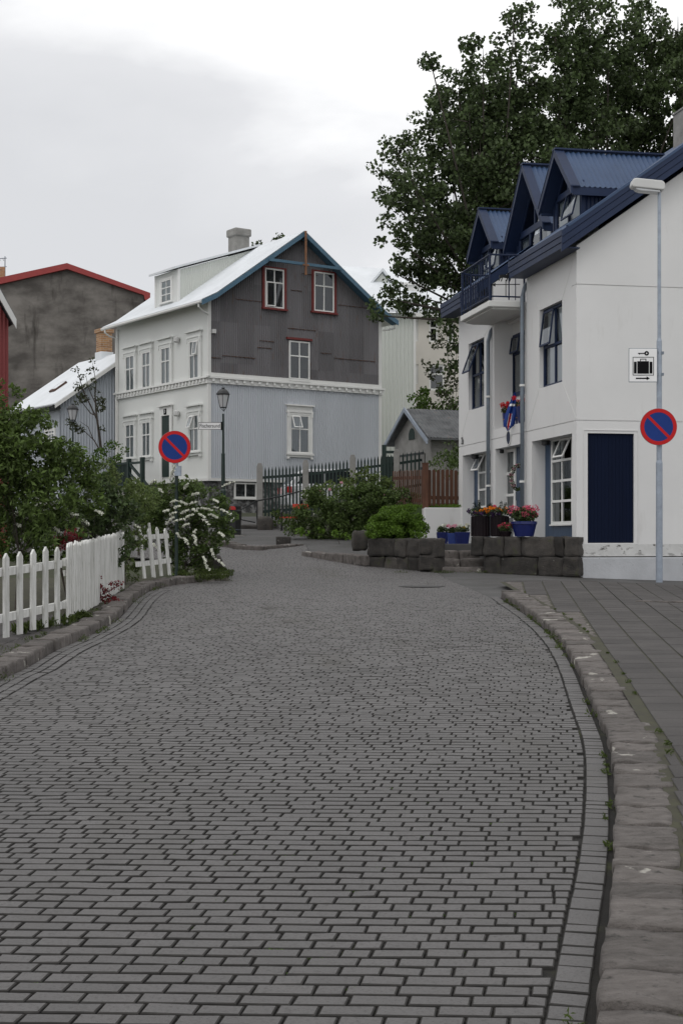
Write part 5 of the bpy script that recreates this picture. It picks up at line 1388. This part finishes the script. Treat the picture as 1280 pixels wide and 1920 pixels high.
for s in (-1, 1):
    y_ = s*(Wd-.1); b.prism([(x, z+ZC) for x, z in [(.35,1.02),(.60,1.40),(1.25,1.42),(1.25,1.02)]], y_-.006, y_+.006); b.prism([(x, z+ZC) for x, z in [(1.32,1.02),(1.32,1.42),(2.05,1.43),(2.3,1.38),(2.85,1.02)]], y_-.006, y_+.006)
b.beam((.125,0,1.04+ZC),(.37,0,1.38+ZC), 1.3, .03); b.beam((2.97,0,1.03+ZC),(2.42,0,1.40+ZC), 1.3, .03); b.build('car_window', 'car_glass', car)
for s in (-1, 1):
    b = MB(); b.box(-.02,.14,s*(Wd-.02)-.1,s*(Wd-.02)+.04,ZC+.72,ZC+.92); b.build('tail_light', 'red_plastic', car)
    for xw_ in (.82, 3.45):
        b = MB(); b.T = Matrix.Translation((xw_, s*(Wd-.1), ZC+.31)) @ Matrix.Rotation(R(90),4,'X'); b.lathe((0,0,-.1), [(.27,0),(.31,.03),(.31,.17),(.27,.2)], 20); wh = b.build('wheel', 'tyre', car)
        b = MB(); b.T = Matrix.Translation((xw_, s*(Wd-.1), ZC+.31)) @ Matrix.Rotation(R(90),4,'X'); b.lathe((0,0,-.105), [(.2,0),(.2,.21)], 16); b.build('rim', 'zinc', wh)
# ================= flower pots
def blobs(c, r, n, k): return [((c[0]+random.uniform(-r[0],r[0]), c[1]+random.uniform(-r[1],r[1]), c[2]+random.uniform(-r[2],r[2])), k, n) for _ in range(1)]
def flowers(root, name, m, cx, cy, cz, spread, heads, hr_, nleaf=40, size=.03):
    cl = []
    for _ in range(heads):
        t = random.uniform(0, 6.28); rr = math.sqrt(random.random()); cl.append(((cx+spread[0]*rr*math.cos(t), cy+spread[1]*rr*math.sin(t), cz+spread[2]*random.uniform(-1,1)), (hr_,hr_,hr_*.8), nleaf))
    return leaves(name, cl, size, m, root, asp=.8, surf=.25)
def pot(label, px, pbot, D, kind, w, h, m, fl, cat='flower pot', ztop=None, lift=None):
    p = at(px, pbot, D); z0 = p.z if lift is None else lift; r = thing('flower_pot', label, cat, (p.x, D, z0), 0)
    b = MB()
    if kind == 'round': b.lathe((0,0,z0), [(w*.36,0),(w*.47,h*.8),(w*.5,h*.82),(w*.5,h*.98),(w*.47,h),(w*.43,h*.9)], 28)
    elif kind == 'square': b.add([(-w*.38,-w*.38,z0),(w*.38,-w*.38,z0),(w*.38,w*.38,z0),(-w*.38,w*.38,z0),(-w*.5,-w*.5,z0+h),(w*.5,-w*.5,z0+h),(w*.5,w*.5,z0+h),(-w*.5,w*.5,z0+h)], [(3,2,1,0),(4,5,6,7),(0,1,5,4),(1,2,6,5),(2,3,7,6),(3,0,4,7)])
    else:
        b.lathe((0,0,z0), [(w*.46,0),(w*.5,h*.05),(w*.5,h)], 16)
        for k in range(16): t = 2*math.pi*k/16; b.tube([(w*.5*math.cos(t),w*.5*math.sin(t),z0+.01),(w*.5*math.cos(t),w*.5*math.sin(t),z0+h-.01)], w*.05, 4)
    b.build('pot', m, r, bevel=.004 if kind == 'square' else 0)
    lw, lh = fl.get('leaf', (w*.5, .12))
    X, Y = p.x, D
    leaves('foliage', [((X, Y, z0+h+lh*.5), (lw, lw, lh*.7), fl.get('n', 350))], fl.get('ls', .045), fl.get('lm', 'leaf_dark'), r, asp=.6)
    for (m2, heads, hr_, zoff, sp) in fl['fl']:
        flowers(r, 'flowers', m2, X, Y, z0+h+zoff, (lw*sp, lw*sp, lh*.35), heads, hr_)
    return r
pot('small dark blue square pot with white flowers, left of the three in a row', 829, 1020, 32.6, 'square', .27, .27, 'pot_blue', dict(fl=[('fl_white',9,.035,.14,.9),('fl_pink',2,.03,.12,1)]))
pot('small lighter blue square pot with pale pink flowers, middle of the three', 848, 1021, 32.3, 'square', .25, .26, 'pot_blue_light', dict(fl=[('fl_lightpink',8,.035,.14,.9)]))
pot('wider dark blue square pot with white and yellow flowers, right of the row of three', 866, 1021, 32.0, 'square', .33, .28, 'pot_blue', dict(fl=[('fl_white',9,.035,.15,.9),('fl_yellow',3,.03,.13,.9)]))
pot('tall dark maroon planter with orange and purple pansies, on the block wall by the steps', 900, 1011, 29.2, 'tall', .36, .42, 'pot_maroon', dict(leaf=(.26,.16), fl=[('fl_purple',14,.045,.08,1.1),('fl_orange',7,.04,.12,.9)]), lift=1.72)
pot('tall dark maroon planter with orange pansies, between its twin and the hydrangea pot', 936, 1011, 29.0, 'tall', .36, .42, 'pot_maroon', dict(leaf=(.26,.16), fl=[('fl_purple',12,.045,.07,1.1),('fl_orange',8,.04,.12,.9),('fl_pink',2,.035,.15,.7)]), lift=1.72)
pot('big round cobalt blue pot with a pink hydrangea in bloom on the block wall', 982, 1012, 28.45, 'round', .52, .30, 'pot_blue', dict(leaf=(.27,.24), n=700, ls=.07, fl=[('fl_pink',22,.07,.20,1.0)]), lift=1.725)
pot('low pot with trailing red flowers squeezed against the cobalt blue pot', 948, 1012, 28.6, 'round', .24, .10, 'pot_maroon', dict(leaf=(.15,.15), n=250, fl=[('fl_rose',9,.045,.12,1.1)]), lift=1.725)
for (px, py, D, lab) in ((904, 950, 29.5, 'feathery grey green conifer sprigs behind the left maroon planter'), (930, 948, 29.3, 'larger feathery conifer sprigs behind the right maroon planter')):
    p = at(px, 985, D); r = thing('conifer_sprig', lab, 'plant', (p.x, D, 1.72)); b = MB(); cl = []
    for k in range(9):
        e = Vector((p.x+random.uniform(-.2,.2), D+random.uniform(-.1,.1), at(px,py,D).z+random.uniform(-.12,.12)-.0)); s = Vector((p.x, D, 1.9)); b.tube([s-Vector((p.x,D,0)), e-Vector((p.x,D,0))], .005, 4)
        for t in np.linspace(.3,1,7): q = s+(e-s)*t; cl.append((tuple(q), (.035,.035,.05), 22))
    b.build('stems', 'twig', r); leaves('foliage', cl, .05, 'leaf_conifer', r, asp=.18, upright=.4)
# loggia pots (standing on the parapet)
def H2W(y, x, z): v = H.o+H.ex*x+H.ey*y; return Vector((v.x, v.y, z))
for (yl_, lab, c1_, w) in ((4.98,'small blue pot with red flowers at the left end of the loggia ledge','fl_red',.24),(4.54,'small blue pot with red flowers, second on the loggia ledge','fl_red',.24),(3.55,'large blue pot with red and orange flowers on the loggia ledge behind the flag','fl_orange',.5)):
    q = H2W(yl_, .17, 4.237); r = thing('flower_pot', lab, 'flower pot', tuple(q)); b = MB(); hh_ = .34 if w < .4 else .36
    b.lathe((0,0,q.z), [(w*.36,0),(w*.40,.05),(w*.5,hh_),(w*.45,hh_-.02)], 18); b.build('pot', 'pot_blue', r)
    if w < .4: b = MB(); b.lathe((0,0,q.z), [(w*.455,hh_*.55),(w*.46,hh_*.6)], 18); b.build('band', 'brick_yellow', r)
    leaves('foliage', [((q.x,q.y,q.z+hh_+.06),(w*.6,w*.6,.1),300)], .05, 'leaf_dark', r)
    for m2, hn, zo in (('fl_red',9,.16),('fl_pink',4,.10),(c1_,5,.18)): flowers(r, 'flowers', m2, q.x, q.y, q.z+hh_+zo, (w*.6,w*.6,.06), hn, .05)
# flag hanging on a short slanting staff
q = H2W(3.98, -.06, 0); ztp = EYE+(HZ-734)*q.y/F
fg = thing('flag', 'blue flag with a red and white cross hanging limp from the loggia ledge', 'flag', (q.x, q.y, 4.0)); b = MB()
b.tube([(.12,.1,4.2),(.0,0,ztp)], .008, 6); b.build('staff', 'white_paint', fg)
zb_ = EYE+(HZ-806)*q.y/F
def strip(x0f, x1f, zf0, zf1, m, dy=0):
    b = MB(); n, k = 8, 14; vs = []
    for i in range(k+1):
        t = zf0+(zf1-zf0)*i/k; z = ztp-.02-(ztp-zb_)*t; wid = .04+.21*math.sin(min(1,t*1.25)*1.75)**1.2 if t < .9 else .3*(1.05-t)*3
        for j in range(n+1):
            s = x0f+(x1f-x0f)*j/n; vs.append((.08-.13*t*1.2+wid*(s-.5), -.02-dy+.03*math.sin(s*11+t*3), z))
    b.add(vs, [(i*(n+1)+j, i*(n+1)+j+1, (i+1)*(n+1)+j+1, (i+1)*(n+1)+j) for i in range(k) for j in range(n)]); return b
strip(0,1,0,1,0).build('cloth', 'sign_blue', fg, smooth=True)
strip(.30,.62,.55,.98,0,.006).build('cross', 'sign_white', fg, smooth=True); strip(.38,.54,.55,.97,0,.012).build('cross', 'sign_red', fg, smooth=True)
strip(.1,.8,.30,.36,0,.007).build('cross', 'sign_white', fg, smooth=True)
# wreath on the door
y_, z_w = H.onX(973, 895, .24); q = H2W(y_, .22, z_w); wz = thing('door_wreath', 'oval wreath of pink and white flowers hanging on the blue door', 'wreath', (q.x, q.y, q.z))
cl = []; cd_ = []; cw_ = []
for k in range(24):
    t = 2*math.pi*k/24; p = (q.x+.16*math.cos(t), q.y, q.z+.27*math.sin(t)); cd_.append((p, (.05,.05,.05), 22))
    if -2.9 < t-math.pi < 1.0 or k in (6,): (cl if k % 2 else cw_).append((p, (.055,.05,.055), 40))
leaves('foliage', cd_, .05, 'leaf_dark', wz); leaves('flowers', cl, .035, 'fl_lightpink', wz); leaves('flowers', cw_, .035, 'fl_white', wz)
# ================= vegetation
def lobes_px(L, D, dz=1.0, depth=.9):
    out = []
    for l in L:
        px, py, r = l[:3]; DD = D+(l[3] if len(l) > 3 else 0); p = at(px, py, DD); rr = r*DD/F; out.append((p, (rr, rr*depth, rr*dz)))
    return out
def tree(name, label, cat, D, trunk_px, zb, lobes, dens, size, m, sub=.33, branch=1, seed=1, trunk_r=.3, gap=.75, asp=.7, group=None, per=14, keep=1.0, fill=.35, fk=.6):
    rs = random.Random(seed); tx = (trunk_px-640)*D/F; r = thing(name, label, cat, (tx, D, zb), 0, group)
    cls = []; ends = []
    for c, rr in lobes:
        vol = rr[0]*rr[1]*rr[2]*4.19; ns = max(3, int(vol/(sub**3)*.30*keep+3))
        for _ in range(ns):
            while True:
                v = Vector((rs.uniform(-1,1), rs.uniform(-1,1), rs.uniform(-1,1)))
                if fill < v.length < 1: break
            p = Vector((c.x+v.x*rr[0], c.y+v.y*rr[1], c.z+v.z*rr[2])); s = sub*rs.uniform(.55,1.15)
            if p.z < zb: continue
            cls.append((tuple(p), (s, s, s*.75), max(4, int(dens*.14*12.6*s*s/(size*size*asp)*rs.uniform(.5,1.3)))))
            if rs.random() < branch: ends.append((p, c))
    leaves('crown', cls, size, m, r, asp=asp, seed=seed, droop=.15)
    b = MB(); b.v = []; O = Vector((tx, D, 0))
    top = max(c.z for c, _ in lobes); base_ = Vector((0,0,zb-.1))
    def V0(p): return (p.x-tx, p.y-D, p.z)
    cc = sum((c for c, _ in lobes), Vector((0,0,0)))/len(lobes)
    fork = Vector((tx+(cc.x-tx)*.3, D+(cc.y-D)*.3, zb+(min(c.z for c, _ in lobes)-zb)*fk+.1))
    b.tube([(0,0,zb-.2), ((fork.x-tx)*.5, (fork.y-D)*.5, (zb+fork.z)/2), V0(fork)], [trunk_r, trunk_r*.75, trunk_r*.5], 8)
    for c, rr in lobes:
        mid = fork.lerp(c, .5)+Vector((rs.uniform(-.2,.2)*rr[0], rs.uniform(-.2,.2), .12*rr[2])); tr1 = trunk_r*.17
        b.tube([V0(fork), V0(mid), V0(c), V0(c+Vector((0,0,rr[2]*.6)))], [tr1, tr1*.6, tr1*.3, tr1*.1], 6)
    for p, c in ends:
        m_ = (c+p)/2+Vector((rs.uniform(-.1,.1), rs.uniform(-.1,.1), -.05)); b.tube([V0(c+(p-c)*.1), V0(m_), V0(p)], [trunk_r*.07, trunk_r*.045, trunk_r*.015], 4, cap=False)
    b.build('trunk', 'bark', r); return r
# two big poplars behind the white house
T1 = [(962,60,48),(905,120,50),(968,150,70),(860,180,52),(930,230,90),(820,215,44),(850,290,80),(975,310,100),(745,290,42),(775,350,65),(850,390,90),(930,440,90),(728,370,34),(745,450,44),(800,480,60),(870,510,70),(745,515,36),(800,560,46),(850,600,40),(808,120,10),(716,320,22),(728,560,26),(704,592,20),(840,660,34),(770,570,24),(980,230,60),(900,300,70),(880,230,60),(920,340,70),(880,460,60),(960,380,60),(830,440,50),(905,190,50)]
tree('poplar_tree', 'big broadleaf tree behind the white house, low branches reaching left over the roofs', 'tree', 43.5, 955, 2.6, lobes_px([(a,b_,c_,random.uniform(-2,2)) for a,b_,c_ in T1], 43.5), 4.0, .125, 'leaf_poplar', sub=.36, fk=1.1, branch=.12, seed=3, trunk_r=.33, asp=.85)
T2 = [(1090,20,50),(1040,70,40),(1140,70,62),(1080,130,80),(1190,50,50),(1220,110,70),(1130,200,100),(1050,210,70),(1040,280,60),(1210,220,90),(1120,280,80),(1270,60,50),(1285,160,70),(1250,270,60),(1320,120,80),(1340,230,80)]
tree('poplar_tree', 'second tall broadleaf tree, farther right behind the chimney of the white house', 'tree', 46, 1130, 2.6, lobes_px([(a,b_,c_,random.uniform(-2,2)) for a,b_,c_ in T2], 46), 4.4, .13, 'leaf_poplar', sub=.38, branch=.1, seed=5, trunk_r=.35, asp=.85)
# small olive tree in front of the beige house
tree('small_tree', 'thin olive green tree with open twigs before the beige house', 'tree', 51, 838, 2.8, lobes_px([(838,640,26),(845,700,24),(810,692,22),(835,745,26),(856,660,20),(858,720,22)], 51), 1.6, .12, 'leaf_olive', sub=.28, branch=.8, seed=8, trunk_r=.09, gap=.8)
tree('bush', 'bright green bushes between the pale house and the garage roof', 'bush', 52, 815, 2.6, lobes_px([(790,755,22),(815,768,24),(848,755,26),(795,742,14),(835,738,14)], 52), 4, .12, 'leaf_bright', sub=.26, branch=.1, seed=9, trunk_r=.05)
tree('distant_tree', 'tree tip peeping over the roof ridge, nearer the chimney', 'tree', 80, 486, 3, lobes_px([(486,462,9),(487,480,14),(486,500,20)], 80), 3, .22, 'leaf_dark', sub=.35, branch=.2, seed=11, trunk_r=.12)
tree('distant_tree', 'tree tip peeping over the roof ridge, nearer the gable peak', 'tree', 80, 524, 3, lobes_px([(526,446,8),(520,462,14),(520,490,20)], 80), 3, .22, 'leaf_dark', sub=.35, branch=.2, seed=12, trunk_r=.12)
# sapling before the grey-blue house
sp = thing('sapling', 'half bare crooked sapling in front of the grey-blue low house', 'tree', (at(190,850,50).x, 50, 2.5)); O = sp.location; b = MB(); cl = []
def tw(px, py): p = at(px, py, 50); return (p.x-O.x, p.y-O.y+random.uniform(-.1,.1), p.z)
BR = [([(190,850),(186,810),(182,780),(178,740),(180,715)],.06,.015),([(184,790),(170,760),(158,735),(148,705),(146,690)],.035,.006),([(182,780),(170,775),(155,755),(146,730)],.03,.006),([(181,760),(165,725),(160,700)],.02,.005),([(180,715),(176,690),(172,676)],.014,.004),([(183,770),(188,750),(192,735)],.015,.005),([(188,845),(176,825),(160,810),(140,795)],.03,.006),([(176,825),(165,800),(150,790)],.02,.005),([(160,735),(150,728),(140,725)],.01,.004)]
for pts_, r0, r1 in BR:
    q = [tw(*p) for p in pts_]; b.tube(q, list(np.linspace(r0, r1, len(q))), 5)
    for p in q[1:]:
        if random.random() < .75: cl.append(((p[0]+O.x+random.uniform(-.15,.15), p[1]+O.y, p[2]+random.uniform(-.1,.15)), (.16,.14,.12), 14))
for (px, py, n) in ((150,742,40),(158,748,40),(190,752,45),(188,765,45),(140,800,40),(150,805,50),(130,790,30),(146,728,25)): p = at(px, py, 50); cl.append((tuple(p), (.2,.15,.16), n))
b.build('trunk', 'bark', sp); leaves('crown', cl, .12, 'leaf_olive', sp, asp=.5)
# ---- left garden
def bush(name, label, D, px, zb, L, m, dens, size, sub, seed, asp=.6, branch=.3, tr=.03, per=0, fill=.35): return tree(name, label, 'bush', D, px, zb, lobes_px([(a,b_,c_,random.uniform(-.4,.4)) for a,b_,c_ in L], D), dens, size, m, sub=sub, branch=branch, seed=seed, trunk_r=tr, asp=asp, fill=fill)
bush('shrub', 'tall glossy leaved shrub at the left edge above the front picket fence', 19.6, 30, .75, [(8,735,26),(25,790,40),(60,800,36),(10,850,60),(70,860,58),(120,850,36),(120,895,52),(20,920,70),(90,940,62),(160,880,30),(165,930,40),(30,990,70),(110,1000,55),(-30,800,60),(5,790,34),(0,830,40),(10,890,50)], 'leaf_shrub', 4.2, .085, .13, 21, asp=.42)
bush('shrub', 'dark dense shrub behind the long white picket run', 22.5, 170, .85, [(190,918,32),(215,945,36),(160,960,40),(210,985,44),(120,985,44),(60,985,44),(180,1010,40),(235,960,34),(220,1030,40)], 'leaf_dark', 4.2, .075, .13, 22)
bush('shrub', 'feathery yellow-green shrub standing between the picket fence and the gate', 24.6, 235, .9, [(198,872,14),(218,890,16),(188,890,18),(170,905,20),(250,918,18),(240,940,30),(262,950,34),(235,985,36),(250,1020,30),(238,1055,26),(205,925,26),(280,935,18),(248,1080,16)], 'leaf_feather', 3.0, .095, .12, 23, asp=.2)
bush('shrub', 'low wild shrubs in the garden before the porch of the timber house', 33, 260, 1.3, [(205,890,14),(245,915,18),(290,918,18),(330,912,14),(200,905,18),(160,885,18),(370,908,14),(270,930,30),(340,930,30)], 'leaf_feather', 2.6, .10, .18, 24)
bush('shrub', 'green bushes below the crooked sapling beside the grey-blue house', 48, 200, 2.4, [(196,848,15),(212,835,13),(180,860,14),(225,852,12),(150,862,14),(120,862,16),(90,868,20),(212,862,14)], 'leaf_bright', 2.4, .11, .24, 25)
S1 = [(330,932,28),(365,928,28),(398,945,26),(300,945,30),(290,975,36),(340,975,50),(390,985,40),(415,965,22),(360,1020,44),(400,1025,26),(320,1040,26),(385,1052,26),(275,1000,30),(345,912,16),(300,918,14),(420,1000,16),(412,934,10),(345,1062,20)]
spr = bush('flowering_bush', 'big dark arching bush with sprays of white blossom around the no-parking sign', 27.6, 345, 1.0, S1, 'leaf_hedge', 3.8, .075, .15, 26, asp=.4, branch=.5)
# arching sprays of white blossom
def sprays(root, L, D, n=15, size=.026):
    b = MB(); cl = []; O = root.location
    for (x0,y0,x1,y1) in L:
        d = D-random.uniform(.55,.95); a, c = at(x0,y0,d), at(x1,y1,d-.1); m_ = (a+c)/2+Vector((0,0,.12*(c-a).length))
        pts = []
        for i in range(9):
            t = i/8+random.uniform(-.04,.04); p = a*(1-t)**2+m_*2*t*(1-t)+c*t*t; pts.append(p)
            if i and random.random() < .85: cl.append((tuple(p+Vector((random.uniform(-.015,.015),0,.015))), (.028,.03,.02), n))
        b.tube([Vector((0,.3,pts[0].z-.25))]+[p-Vector((O.x,O.y,0)) for p in pts], .004, 4)
    b.build('stems', 'twig', root); leaves('flowers', cl, size, 'fl_white', root, asp=.8)
SP = [(318,945,332,940),(335,940,350,948),(352,948,372,942),(360,955,368,960),(370,955,398,958),(398,952,430,965),(312,985,326,972),(326,980,345,975),(340,965,352,958),(380,975,392,985),(368,992,362,1005),(364,1005,368,1022),(395,1030,402,1046),(404,1048,420,1064),(380,1042,386,1058),(385,1060,392,1070),(330,1000,338,1010),(256,925,270,935),(262,932,276,940),(298,918,304,924),(322,888,330,872),(318,900,326,884),(415,915,438,905),(346,920,352,908),(282,908,292,902),(250,985,262,992),(300,1010,306,1004),(340,990,354,984),(408,1000,422,1008),(372,965,384,972),(345,1010,352,1022),(306,962,316,958),(398,938,412,944),(325,955,338,950),(285,1020,296,1030),(318,968,330,962),(350,972,362,966),(392,966,408,972),(360,930,372,926)]
sprays(spr, SP, 27.6)
sh2 = [o for o in COL.objects if o.name.startswith('shrub') and o.parent is None][1]
SP2 = [(84,962,104,955),(90,970,118,965),(118,958,134,968),(130,966,145,968),(60,945,72,935),(66,952,84,946),(150,975,166,985),(30,965,44,960),(180,960,192,966),(28,984,40,990),(100,990,112,1000),(140,985,150,1000),(96,948,110,942),(50,975,62,970)]
sprays(sh2, SP2, 20.2, 12, .02)
# barberry with dark red leaves through and behind the pickets
rb_ = thing('barberry', 'dark red leaved twigs poking through the long white pickets above the kerb', 'bush', (-3.3, 20.6, .8)); cl = []; b = MB()
def red(pxs, D, n=7, s=.03):
    pts = [at(x, y, D) for x, y in pxs]; b.tube([p-Vector((-3.3,20.6,0)) for p in pts], .004, 4)
    for p, q in zip(pts, pts[1:]):
        for t in (0,.33,.66,1): cl.append((tuple(p.lerp(q,t)), (.035,.05,.035), n))
for L in ([(175,1100),(182,1112),(190,1120),(205,1118),(218,1128)],[(180,1095),(195,1108),(212,1104),(226,1098)],[(178,1092),(190,1098),(200,1108),(215,1122),(228,1128)],[(180,1085),(188,1082)],[(205,1095),(218,1093),(230,1094)],[(195,1112),(205,1126),(212,1134)],[(172,1051),(182,1050)],[(183,1108),(190,1122),(196,1128)]): red(L, 20.3)
leaves('crown', cl, .036, 'leaf_red', rb_, asp=.6); b.build('stems', 'twig', rb_)
cl = [((at(x,y,21.2).x, 21.2, at(x,y,21.2).z), (.14,.2,.12), 120) for x, y in ((132,1010),(120,1020),(105,1018),(140,1000))]
rb2 = thing('barberry', 'patch of dark red leaves just behind the corner of the white fence', 'bush', (at(125,1010,21.2).x, 21.2, .8)); leaves('crown', cl, .05, 'leaf_red', rb2); b = MB()
for k in range(4): b.tube([(0,0,.8),(random.uniform(-.2,.2),0,1.7)], .008, 4)
b.build('stems', 'twig', rb2)
# ground plants along the left verge and under the gate
cl = []
for _ in range(26):
    px, py = random.uniform(330,430), random.uniform(1070,1086); p = G(px, py, .1); cl.append(((p.x, p.y+.2, gz(p.x,p.y)+.12), (.12,.1,.05), 40))
for _ in range(20): px = random.uniform(30,160); p = G(px, 1190-px*.2, .1); cl.append(((p.x, p.y, gz(p.x,p.y)+.13), (.1,.08,.05), 34))
tag(leaves('verge_weeds', cl, .10, 'grass', asp=.16, upright=.5), None, None, kind='stuff')
# ---- bank of shrubs on the right of the path
bush('hedge', 'dense dark green bank of shrubs beside the footpath, behind the round bush', 38.5, 640, 1.6, [(600,935,26),(635,945,34),(670,940,36),(705,935,34),(590,965,24),(625,975,28),(665,975,32),(705,975,32),(735,945,28),(600,990,16),(640,995,18),(575,985,16),(560,988,14),(590,1000,12),(615,1000,14),(660,1003,14),(640,985,24),(680,985,26),(545,985,12),(745,975,30),(760,930,22),(585,945,18),(680,1000,16),(720,1000,20),(565,960,14),(562,975,12)], 'leaf_hedge', 6, .075, .22, 31, branch=.1, fill=.2)
br2 = bush('rose_bush', 'lighter green rose bush on top of the bank, in front of the iron fence', 40.3, 680, 2.0, [(660,900,22),(690,893,22),(715,905,20),(640,915,20),(610,925,22),(585,935,18),(735,912,16),(690,915,24)], 'leaf_feather', 2.6, .09, .2, 32, branch=.2)
leaves('flowers', [((at(x,y,39.6).x, 39.6, at(x,y,39.6).z), (.04,.04,.035), 30) for x, y in ((656,926),(618,918),(600,922),(693,925),(640,905),(722,927))], .05, 'fl_lightpink', br2)
leaves('flowers', [((at(x,y,38.9).x, 38.9+random.uniform(-.3,.2), at(x,y,38.9).z), (.03,.03,.02), 14) for x, y in [(random.uniform(570,740), random.uniform(915,985)) for _ in range(40)]], .035, 'fl_white', br2)
bush('weeds', 'pale green leafy weeds at the foot of the shrub bank along the path', 36.5, 640, 1.45, [(600,1000,8),(625,1003,8),(650,1006,8),(575,998,8),(560,996,7),(665,1010,7)], 'leaf_lime', 2.6, .1, .12, 33, branch=0, tr=.01)
bush('shrub', 'wild green shrub beside the red bench, in front of the iron fence', 42.6, 548, 2.0, [(590,938,14),(575,928,9),(522,968,9),(510,985,8),(600,950,12)], 'leaf_shrub', 2.6, .09, .2, 34, branch=.2)
bush('round_bush', 'clipped round bright green bush growing in the block planter', 30.35, 742, 1.5, [(742,985,34),(715,990,26),(770,990,26),(742,970,22),(720,975,20),(765,975,20),(700,1000,16),(785,1000,14),(742,1003,28),(725,965,18),(758,962,18),(780,975,16),(706,985,18),(790,990,12),(742,992,36)], 'leaf_lime', 6.5, .048, .12, 35, branch=.05, fill=.1)
bush('bush', 'dark green bush in front of the garage side wall, behind the brown fence', 41.5, 835, 2.4, [(835,860,20),(850,845,20),(820,865,12),(850,880,24),(860,860,20)], 'leaf_hedge', 2.4, .09, .22, 36, branch=.1)

# ---- kinds that repeat share a group
for o in list(COL.objects):
    if o.parent is None and 'label' in o.keys() and 'group' not in o.keys():
        k = o.name.split('.')[0]; L = o['label']
        if k == 'picket_fence': o['group'] = 'white picket fences' if 'white picket' in L and 'brown' not in L else 'brown picket fences'
        elif k == 'flower_pot': o['group'] = 'flower pots at the white house'
        elif k == 'no_parking_sign': o['group'] = 'round no-parking signs'
        elif k == 'poplar_tree': o['group'] = 'tall trees behind the white house'
        elif k == 'distant_tree': o['group'] = 'tree tips above the roof ridge'
        elif k == 'planter_wall': o['group'] = 'basalt block planters'
        elif k == 'conifer_sprig': o['group'] = 'conifer sprigs behind the planters'
        elif k == 'barberry': o['group'] = 'red leaved twigs in the picket fence'
